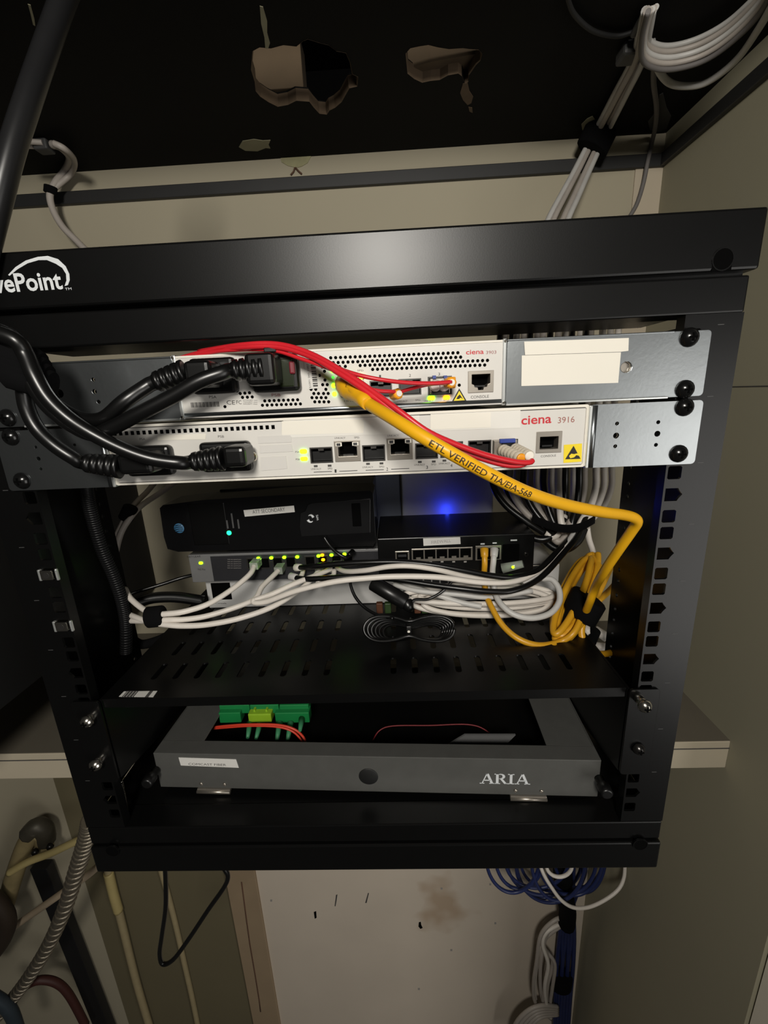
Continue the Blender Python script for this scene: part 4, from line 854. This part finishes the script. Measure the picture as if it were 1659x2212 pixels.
# ================================================================== FIBER TRAY
tr = thing('fiber_tray', (0, 40, -361), 'grey open-topped fiber tray with white label, round badge and hinged front', 'tray')
ANG = math.atan2(20.5-38, 427); ca, sa = math.cos(ANG), math.sin(ANG); TX, TY, TZ = 1.5, 29.3, -319.6
def T_(x, y, z): return V((TX+x*ca-y*sa, TY+x*sa+y*ca, TZ+z))
class TB(MB):
    def build(s, name, material, parent=None, bevel=0.0, **k):
        s.v = [T_(*v) for v in s.v]; return MB.build(s, name, material, parent, bevel, **k)
W2 = 213.5; DT = 185
TB().box(-W2, W2, 0, 1.5, -41.5, 0).build('front_panel', TRAYG, tr, bevel=0.8)
TB().box(-W2, W2, 0, 17, -1.4, 0.4).build('front_flange', TRAYG, tr, bevel=0.6)
TB().box(-W2, W2, 1.5, DT, -40.5, -39).build('floor_pan', BLK, tr)
for sg in (1, -1):
    TB().box(*sorted((sg*W2, sg*(W2-1.5))), 1.5, DT, -40, 0).build('side_wall', TRAYG, tr)
    TB().box(*sorted((sg*W2, sg*(W2-44))), 17, DT, -1.4, 0).build('side_flange', TRAYG, tr, bevel=0.5)
    TB().lathe((sg*(W2-1), -2, -18), (0, -1, 0), [(0, 4.2), (6, 4.0), (7, 5.6), (16, 5.4), (17, 4)], 14).build('release_knob', BLKF, tr)
    hx = -158 if sg < 0 else 150
    TB().box(hx-17, hx+17, -1.5, 3, -45.5, -41.5).build('hinge', STEELP, tr, bevel=0.8)
    TB().lathe((hx-17, -1.2, -44.6), (1, 0, 0), [(0, 1.9), (34, 1.9)], 12).build('hinge_barrel', STEELP, tr)
    for dx in (-12, 12): TB().lathe((hx+dx, 0, -36), (0, -1, 0), [(0, 1.9), (0.8, 1.6), (1.2, 0.3)], 10).build('rivet', STEELP, tr)
def tpx(px, py, off=0):     # pixel -> local x,z on the tray's front plane
    d = fwd + RT*((px-W/2)/FPX) - UP*((py-H/2)/FPX); n = V((-sa, ca, 0)); p0 = T_(0, off, 0)
    t = (p0-CAM).dot(n)/d.dot(n); q = CAM+d*t-V((TX, TY, TZ)); return (q.x*ca+q.y*sa, q.z)
TB().xz([tpx(*p) for p in ((386,1636),(510,1640),(516,1658),(391,1653))], -0.35, 0).build('name_label', STICK2, tr)
vs, fs = text_mesh('COMCAST FIBER'); a = tpx(408,1652); b = tpx(489,1654); h = 2.6
TB().add([(a[0]+(b[0]-a[0])*u, -0.4, a[1]+(b[1]-a[1])*u+h*v) for u, v in vs], fs).build('label_print', INK, tr)
c = tpx(796,1677); TB().lathe((c[0], 0, c[1]), (0, -1, 0), [(0, 9.3), (0.5, 9.3), (0.8, 8.8), (0.8, 0.1)], 32).build('round_badge', mat('badge_black', (20, 20, 20), 0.55), tr)
# serif capitals A R I A built from strokes
def stroke(mb, x0, z0, x1, z1, w): 
    mb.add([], []); y = (-0.3, 0)
    pts = [(x0-w/2, z0), (x0+w/2, z0), (x1+w/2, z1), (x1-w/2, z1)]; mb.xz(pts, *y)
def bar(mb, x0, x1, z0, z1): mb.xz([(x0, z0), (x1, z0), (x1, z1), (x0, z1)], -0.3, 0)
a = tpx(1036,1692); b = tpx(1145,1693); LW = b[0]-a[0]; mb = TB(); hh = 11.6; zb_ = a[1]; k = LW/49.0
def letter_A(x):
    stroke(mb, x+2.2*k, zb_, x+7.0*k, zb_+hh, 1.1*k); stroke(mb, x+12.2*k, zb_, x+7.4*k, zb_+hh, 2.6*k); bar(mb, x+3.6*k, x+10.4*k, zb_+hh*.30, zb_+hh*.38)
    bar(mb, x, x+4.6*k, zb_, zb_+0.7); bar(mb, x+9.4*k, x+15*k, zb_, zb_+0.7)
def letter_I(x): bar(mb, x+1.8*k, x+4.4*k, zb_, zb_+hh); bar(mb, x, x+6.2*k, zb_, zb_+0.7); bar(mb, x, x+6.2*k, zb_+hh-0.7, zb_+hh)
def letter_R(x):
    bar(mb, x+1.6*k, x+4.2*k, zb_, zb_+hh); bar(mb, x, x+5.8*k, zb_, zb_+0.7); bar(mb, x, x+5*k, zb_+hh-0.7, zb_+hh)
    out = [(x+4.2*k, zb_+hh)]+[(x+6.5*k+4*k*math.cos(q), zb_+hh*.745+hh*.255*math.sin(q)) for q in [math.radians(90-18*i) for i in range(11)]]+[(x+4.2*k, zb_+hh*.49)]
    inn = [(x+4.2*k, zb_+hh-0.8), (x+6*k, zb_+hh-0.8)]+[(x+6*k+1.9*k*math.cos(q), zb_+hh*.745+hh*.19*math.sin(q)) for q in [math.radians(80-16*i) for i in range(11)]]+[(x+6*k, zb_+hh*.545), (x+4.2*k, zb_+hh*.545)]
    mb.xz(out, -0.3, 0, ()) if False else [mb.xz([out[i], out[i+1], inn[min(i+1, len(inn)-1)], inn[min(i, len(inn)-1)]], -0.3, 0) for i in range(len(out)-1)]
    stroke(mb, x+11.2*k, zb_, x+6.8*k, zb_+hh*.5, 2.6*k); bar(mb, x+10*k, x+13.4*k, zb_, zb_+0.7)
letter_A(a[0]); letter_R(a[0]+14.2*k); letter_I(a[0]+27.3*k); letter_A(a[0]+34*k)
mb.build('lettering', WHITEINK, tr)
# optical adapters inside the tray
YA = 96.0
ab = thing('adapter_block', P(570, 1560, YA), 'green and lime optical adapters standing in the fiber tray', 'adapter block')
for x0, x1 in ((474,540),(540,603),(604,668)): pbox('adapter', x0, 1523, x1-1, 1542, YA+12, YA, GREEN, ab, 1)
for x0, x1 in ((473,520),(594,668)): pbox('adapter_front', x0, 1540, x1, 1562, YA+6, YA-6, GREEN, ab, 1)
pbox('lime_adapter', 536, 1543, 586, 1561, YA+6, YA-8, GREENL, ab, 1); pbox('lime_clip', 548, 1533, 552, 1545, YA, YA-4, GREENL, ab); pbox('lime_clip', 574, 1533, 578, 1545, YA, YA-4, GREENL, ab)
for x0, y0, x1, y1 in ((540,1568,535,1594),(562,1570,553,1596),(604,1568,597,1606),(628,1568,620,1606),(652,1560,648,1578)):
    MB().tube([P(x0, y0-8, YA-6), P(x1, y1, YA-26)], lambda t: 3.6-1.9*t, 10).build('boot', GREEND, ab)
GX = 'red fibers inside the tray'
cable('red_fiber', [(447,1573,86),(490,1568,80),(540,1565,76),(600,1566,74),(635,1575,72),(655,1592,70),(662,1612,66)], 1.3, mat('orange_red_fiber', (206, 62, 42), 0.4), None, 'orange red fiber arching past the green adapters in the tray', group=GX)
cable('red_fiber', [(447,1575,86),(495,1571,80),(545,1568,76),(598,1570,74),(630,1579,72),(648,1595,70),(655,1612,66)], 1.1, MATS['orange_red_fiber'], None, 'thin orange red fiber lying under the arching one in the tray', group=GX)
cable('red_fiber', [(805,1600,80),(820,1578,84),(850,1568,88),(930,1567,90),(1010,1565,90),(1050,1578,84),(1082,1612,70)], 0.7, mat('dark_red_fiber', (110, 24, 30), 0.5), None, 'thin dark red fiber looping across the dark right half of the tray', group=GX)
mb = MB(); mb.xz([(P(x, y, 64).x, P(x, y, 64).z) for x, y in ((960,1614),(1004,1588),(1114,1588),(1090,1612))], 64, 66); tag(mb.build('plastic_pouch', mat('grey_pouch', (96, 96, 96), 0.5)), 'grey plastic pouch lying inside the right half of the tray', 'pouch')
# bright coil spring hanging in the left corner
ch = thing('ball_chain', P(268, 1750, 20), 'short bright coil spring hanging in the lower left of the rack opening', 'spring')
mb = MB(); a, b = P(262,1690,14), P(273,1752,14)
pts = [a+(b-a)*(i/140)+V((1.6*math.cos(i*0.9), 1.6*math.sin(i*0.9), 0)) for i in range(141)]
mb.tube(pts, 0.45, 5).build('coil', CHROME, ch); MB().lathe(a, (0, 0, 1), [(0, 1.8), (2, 1.2)], 10).build('hook', CHROME, ch)

# ================================================================== CEILING AND WALL CABLES
GC = 'pale cables strapped down from the ceiling to the rack'
YB = 330
def cw(px, py, k): return None
for i in range(4):
    dx = (-17, -8, 7, 16)[i]
    zc = ZC-7-(i % 2)*3
    top = [P(1402+dx*.5, 22, Z=zc), P(1392+dx*.6, 70, Z=zc), P(1378+dx*.7, 130, Z=zc), P(1340+dx*.8, 205, Z=zc), P(1304+dx*.85, 275, Z=zc)]
    low = [P(1285+dx*.9, 312, 372), P(1258+dx, 368, 350), P(1230+dx*1.2, 425, 322), P(1208+dx*1.3, 470, 296), P(1180+dx*1.4, 540, 265)]
    cable('wall_cable', top+low, 3.3, (LGRY, GRY, GRY, LGRY)[i], None, 'pale cable strapped down from ceiling to rack, '+ORD[i]+' of the four', group=GC)
strap(1290, 298, 366, math.radians(62), 21, 14, 30, 'black strap on the pale cable bundle where ceiling meets wall')
mat('dusty_grey_jacket', (104, 100, 98), 0.7)
GL_ = 'pale cables sagging in a loop at the upper right corner'
for i in range(5):
    zc = ZC-9-4*i; o_ = i*12.5
    pp = [P(1418-o_*.35, 14+o_*.2, Z=zc), P(1402-o_*.3, 50+o_*.6, Z=zc), P(1398-o_*.2, 80+o_, Z=zc), P(1418, 96+o_*1.05, Z=zc), P(1455+o_*.2, 98+o_*1.0, Z=zc), P(1510+o_*.3, 82+o_*.95, Z=zc), P(1570+o_*.3, 48+o_*.8, Z=zc), P(1630+o_*.3, -6+o_*.6, Z=zc), P(1690, -70, Z=zc)]
    cable('loop_cable', pp, 2.25, (LGRY, GRY, LGRY, GRY, MATS['dusty_grey_jacket'])[i], None, ('innermost', 'second from inside', 'middle', 'fourth from inside', 'dusty outermost')[i]+' pale cable of the sagging loop at the upper right corner', group=GL_)
cable('loop_cable', [P(1408,88,Z=329), P(1418,142,Z=316), P(1445,178,Z=310), P(1485,186,Z=308), P(1530,176,Z=306), P(1590,130,Z=305), P(1640,60,Z=304), P(1680,-10,Z=303)], 3.2, LGRY, None, 'single pale cable hanging below the loop at the upper right corner')
hk = thing('cable_hook', P(1375, 85, Z=ZC), 'dark grey ceiling clip holding the pale cables at upper right', 'clip')
q = P(1368, 95, Z=ZC); MB().box(q.x-12, q.x+12, q.y-9, q.y+12, ZC-12, ZC-.3).build('clip_body', mat('clip_grey', (62, 62, 62), 0.6), hk, bevel=3)
cable('clip_strap', [P(1368,75,Z=ZC-6), P(1384,45,Z=ZC-5), P(1402,20,Z=ZC-4)], 3, MATS['clip_grey'], hk)
cable('wall_cable', [P(1413,130,Z=325), P(1412,180,Z=326), P(1418,230,Z=326), P(1416,270,Z=327), P(1408,310,396), P(1400,345,390), P(1390,395,394), P(1376,440,394), P(1355,480,394), P(1330,560,394)], 2.7, mat('dusty_grey_jacket', (104, 100, 98), 0.7), None, 'thin dusty grey cable coming down the wall right of the strapped bundle')
cable('ceiling_wire', [P(1225,-10,Z=ZC-3), P(1240,30,Z=ZC-3), P(1280,66,Z=ZC-3), P(1330,78,Z=ZC-3), P(1366,70,Z=ZC-3)], 2.0, mat('black_wire', (22, 22, 22), 0.7), None, 'thin black wire sagging across the ceiling to the clip')
# top left
bh = cable('black_hose', [P(168,-70,60), P(137,0,45), P(92,125,25), P(56,230,10), P(24,330,0), P(-4,440,-6), P(-34,560,-10), P(-70,700,-12)], 6.8, mat('glossy_black_hose', (26, 26, 27), 0.32), None, 'thick glossy black cable slanting across the upper left corner', sub=10, n=16)
for i, dz in enumerate((0, 9)):
    cable('ceiling_cable', [P(30,308+dz,Z=328), P(60,306+dz,Z=327), P(92,308+dz,Z=327)], 3.0, GRY, None, ('short pale cable running left from the ceiling clip at upper left, upper one', 'short pale cable running left from the ceiling clip at upper left, lower one')[i])
t = thing('grey_drop_cable', P(108, 410, 372), 'pale grey cable curling from the ceiling clip down the wall at upper left', 'cable')
cable('jacket', [P(112,312,Z=326), P(130,318,Z=322), P(150,340,Z=322), P(142,366,382), P(120,394,374), P(108,420,368), P(114,452,366), P(134,488,364), P(165,520,362), P(190,545,360)], 4.3, GRY, t)
cable('second_strand', [P(116,310,Z=322), P(140,322,Z=318), P(160,346,Z=320), P(154,374,380), P(128,398,376), P(112,412,370)], 3.6, GRY, t)
strap(109, 410, 368, math.radians(75), 8, 7, 9, 'narrow black tie on the pale drop cable at upper left')
q = P(92, 304, Z=ZC); tag(MB().box(q.x-9, q.x+9, q.y-8, q.y+8, ZC-12, ZC-.3).build('ceiling_clip', MATS['clip_grey'], bevel=2), 'small dark clip on the ceiling holding pale cables at upper left', 'clip')
# ================================================================== BELOW THE RACK
cable('hanging_black_cable', [(356,1860,90),(358,1900,95),(358,1960,100),(350,2020,104),(345,2060,106),(352,2082,106),(375,2072,104),(410,2025,100),(450,1965,96),(485,1915,92),(492,1890,90),(478,1868,90)], 2.9, RUB, None, 'black cable hanging in a pointed loop below the rack')
def wallpipe(name, pp, r, m, label, cat, n=12): return cable(name, pp, r, m, None, label, cat, n=n)
wp = thing('cream_conduit', P(240, 1900, YW-14), 'cream painted conduit with a coupling running down below the rack', 'conduit')
cable('pipe', [(228,1840,YW-14),(236,1890,YW-14),(262,1990,YW-14),(284,2080,YW-14),(300,2140,YW-14),(330,2240,YW-14)], 8.2, mat('dull_cream_paint', (156, 142, 108), 0.6, var=0.12), wp)
cable('coupling', [(234,1884,YW-15),(245,1930,YW-15),(256,1968,YW-15)], 9.8, CREAM, wp)
wallpipe('thin_conduit', [(345,1870,YW-8),(362,1930,YW-8),(380,2000,YW-8),(398,2080,YW-8),(416,2160,YW-8),(430,2230,YW-8)], 6.0, MATS['dull_cream_paint'], 'thin cream conduit running down behind the pointed black cable loop', 'conduit')
bb = MB(); A, B = P(88,1870,YW-20), P(238,2250,YW-20); d = (B-A).normalized(); s_ = d.cross(V((0, 1, 0)))*19
bb.add([A-s_+V((0,-8,0)), A+s_+V((0,-8,0)), B+s_+V((0,-8,0)), B-s_+V((0,-8,0)), A-s_+V((0,12,0)), A+s_+V((0,12,0)), B+s_+V((0,12,0)), B-s_+V((0,12,0))], [(0,1,2,3),(4,7,6,5),(0,4,5,1),(1,5,6,2),(2,6,7,3),(3,7,4,0)])
tag(bb.build('black_channel', mat('channel_black', (18, 18, 20), 0.5), bevel=1.5), 'black steel channel slanting down the wall at lower left', 'channel')
ac = thing('armored_cable', P(100, 2000, 250), 'flexible ribbed metal conduit slanting across the lower left corner', 'conduit')
ap = path([(196,1770,175),(186,1815,190),(165,1880,215),(140,1960,240),(105,2040,260),(62,2110,272),(20,2165,280),(-30,2220,285)], 26)
MB().tube(ap, 11.5, 14).build('core', ARMOR, ac)
mb = MB()
for i in range(0, len(ap)-2, 4):
    T = (ap[i+1]-ap[i]); T = (T.normalized()+V((0.25, 0, 0.1))).normalized(); mb.lathe(ap[i], T, [(0, 11.4), (1.2, 13.4), (3.0, 13.6), (4.2, 11.4)], 14)
mb.build('ribs', ARMOR, ac)
hookp = thing('cream_pipe_hook', P(60, 1850, YW-40), 'old cream painted hooked pipe end at lower left', 'pipe')
cable('pipe', [(10,1960,350),(28,1900,350),(45,1850,350),(60,1815,352),(78,1795,356),(92,1800,362),(96,1830,370)], 17, mat('flaking_cream', (132, 118, 82), 0.7, var=0.35, scale=30), hookp)
cable('cap', [(62,1800,350),(78,1786,352),(94,1792,358),(100,1815,366)], 17.6, mat('tarnished_metal', (74, 70, 60), 0.5, 0.4, var=0.3), hookp)
for x, y in ((78,1838),(110,1826)): MB().lathe(P(x, y, 345), (0, -1, 0), [(0, 7), (6, 6), (8, 3)], 8).build('bolt', BLKF, hookp)
wallpipe('cream_cable', [(20,1885,330),(60,1862,330),(110,1843,330),(150,1824,332),(200,1800,336)], 7.0, CREAM, 'cream cable slanting up to the rack at lower left, upper one', 'cable')
wallpipe('cream_cable', [(-20,2040,340),(40,1995,340),(100,1953,340),(150,1918,340),(190,1890,340),(215,1868,340)], 7.0, mat('pinkish_cream', (176, 158, 134), 0.6, var=0.1), 'pale cable slanting up to the rack at lower left, lower one', 'cable')
wallpipe('rust_hose', [(40,2140,300),(80,2118,310),(120,2122,320),(150,2150,326),(185,2215,330)], 8, mat('rust_red_rubber', (60, 26, 20), 0.6), 'dark rust red hose curving at the bottom left corner', 'hose')
tag(MB().tube(path([(-30,1930,300),(0,1960,305),(16,1990,310),(6,2030,315),(-30,2080,318)], 5), 16, 12).build('brown_pipe', mat('brown_rusty', (44, 34, 24), 0.6)), 'dark brown rusty pipe elbow at the left picture edge', 'pipe')
tag(MB().tube(path([(-20,2150,255),(20,2180,262),(40,2230,266)], 4), 12, 12).build('blue_grey_coupling', mat('blue_grey_metal', (60, 70, 78), 0.45, 0.4)), 'blue grey coupling at the bottom left corner below the ribbed conduit', 'coupling')
# blue coil below right
def arc_loop(cx, cy, rx, ry, Y, a0, a1, n=12): return [(cx+rx*math.cos(math.radians(a0+(a1-a0)*i/n)), cy+ry*math.sin(math.radians(a0+(a1-a0)*i/n)), Y) for i in range(n+1)]
GB = 'blue cable loops hanging below the rack'
for i, (cx, cy, rx, ry) in enumerate(sorted(((1108,1850,58,78),(1122,1850,52,70),(1160,1860,68,58),(1176,1862,80,72),(1190,1866,76,84),(1172,1850,58,90),(1206,1858,58,88),(1226,1858,62,74),(1240,1850,62,84),(1215,1862,90,66),(1250,1856,52,62),(1262,1850,46,78)), key=lambda q: q[0]-q[2])):
    cable('blue_cable_loop', arc_loop(cx, cy, rx, ry, 255+((i*29) % 7)*11, 180, 0), 3.0, BLUEC, None, 'blue cable loop in the tangle below the rack, '+ORD[i], group=GB)
for i, (x0, x1) in enumerate(((1240,1238),(1262,1242))): cable('blue_cable', [(x0,1850,270),((x0+x1)/2+6*i,1900,290),(x1,1945,315),(1228,1985,350)], 3.0, BLUEC, None, ('blue cable strand in the tangle going down to the dark wrap, left one', 'blue cable strand in the tangle going down to the dark wrap, right one')[i])
tag(MB().tube(path([(1215,1880,290),(1220,1930,310),(1226,1965,345),(1224,1995,360)], 5), 17, 12).build('black_wrap', BLKM), 'black wrap at the top of the blue cable trunk below the rack', 'wrap')
cable('white_cable_loop', [(1166,1868,225),(1175,1890,225),(1190,1915,228),(1212,1944,232),(1238,1960,238),(1270,1960,244),(1305,1945,252),(1335,1922,260),(1348,1895,268),(1350,1860,275)], 2.9, WHT, None, 'large white cable loop hanging below the rack in front of the blue tangle')
cable('white_cable_loop', arc_loop(1208, 1868, 28, 26, 228, 180, 0, 8), 2.9, WHT, None, 'small white cable loop just under the rack edge')
for i in range(6):
    dx = (i-2.5)*6.5
    cable('blue_trunk_cable', [(1226+dx*.8,1985,376),(1224+dx,2030,380),(1220+dx*.9+(3 if i % 2 else -3),2090,378),(1216+dx,2150,382),(1212+dx*.9,2230,380)], 4.6, BLUEC, None, 'blue cable in the vertical trunk beside the wall corner, '+ORD[i], group='blue cables of the vertical trunk')
strap(1212, 2118, 376, math.radians(86), 25, 18, 30, 'black wrap around the blue cable trunk near the bottom')
for i in range(7):
    dx = i*6; jt = lambda: random.uniform(-5, 5); jy = (i*7) % 4*5
    cable('white_strand', [(1232-dx*.4,1978+i*3,368),(1200-dx*.6+jt(),1988+i*6,356+jy),(1172-dx*.5+i*4+jt(),2020+i*5,350+jy),(1158+i*7+jt(),2080+jt(),346+jy),(1152+i*7+jt(),2130,350+jy),(1160+i*5+jt(),2170,360+jy),(1190,2200,376)], 4.0, (GRY, WHT, GRY)[i % 3], None, 'dusty white cable in the bulging bundle beside the blue trunk, '+ORD[6-i], group='dusty white cables beside the blue trunk')
for i in range(5):
    cable('white_strand', [(1205,2175+i*4,370),(1170,2172+i*6,352),(1138+i*3,2185+i*7,346),(1112+i*6,2215+i*6,346),(1100+i*8,2260,348)], 4.2, GRY, None, 'dusty white cable turning out left at the bottom, '+('uppermost', 'second from the top', 'middle one', 'fourth from the top', 'lowest')[i], group='dusty white cables turning out at the bottom')
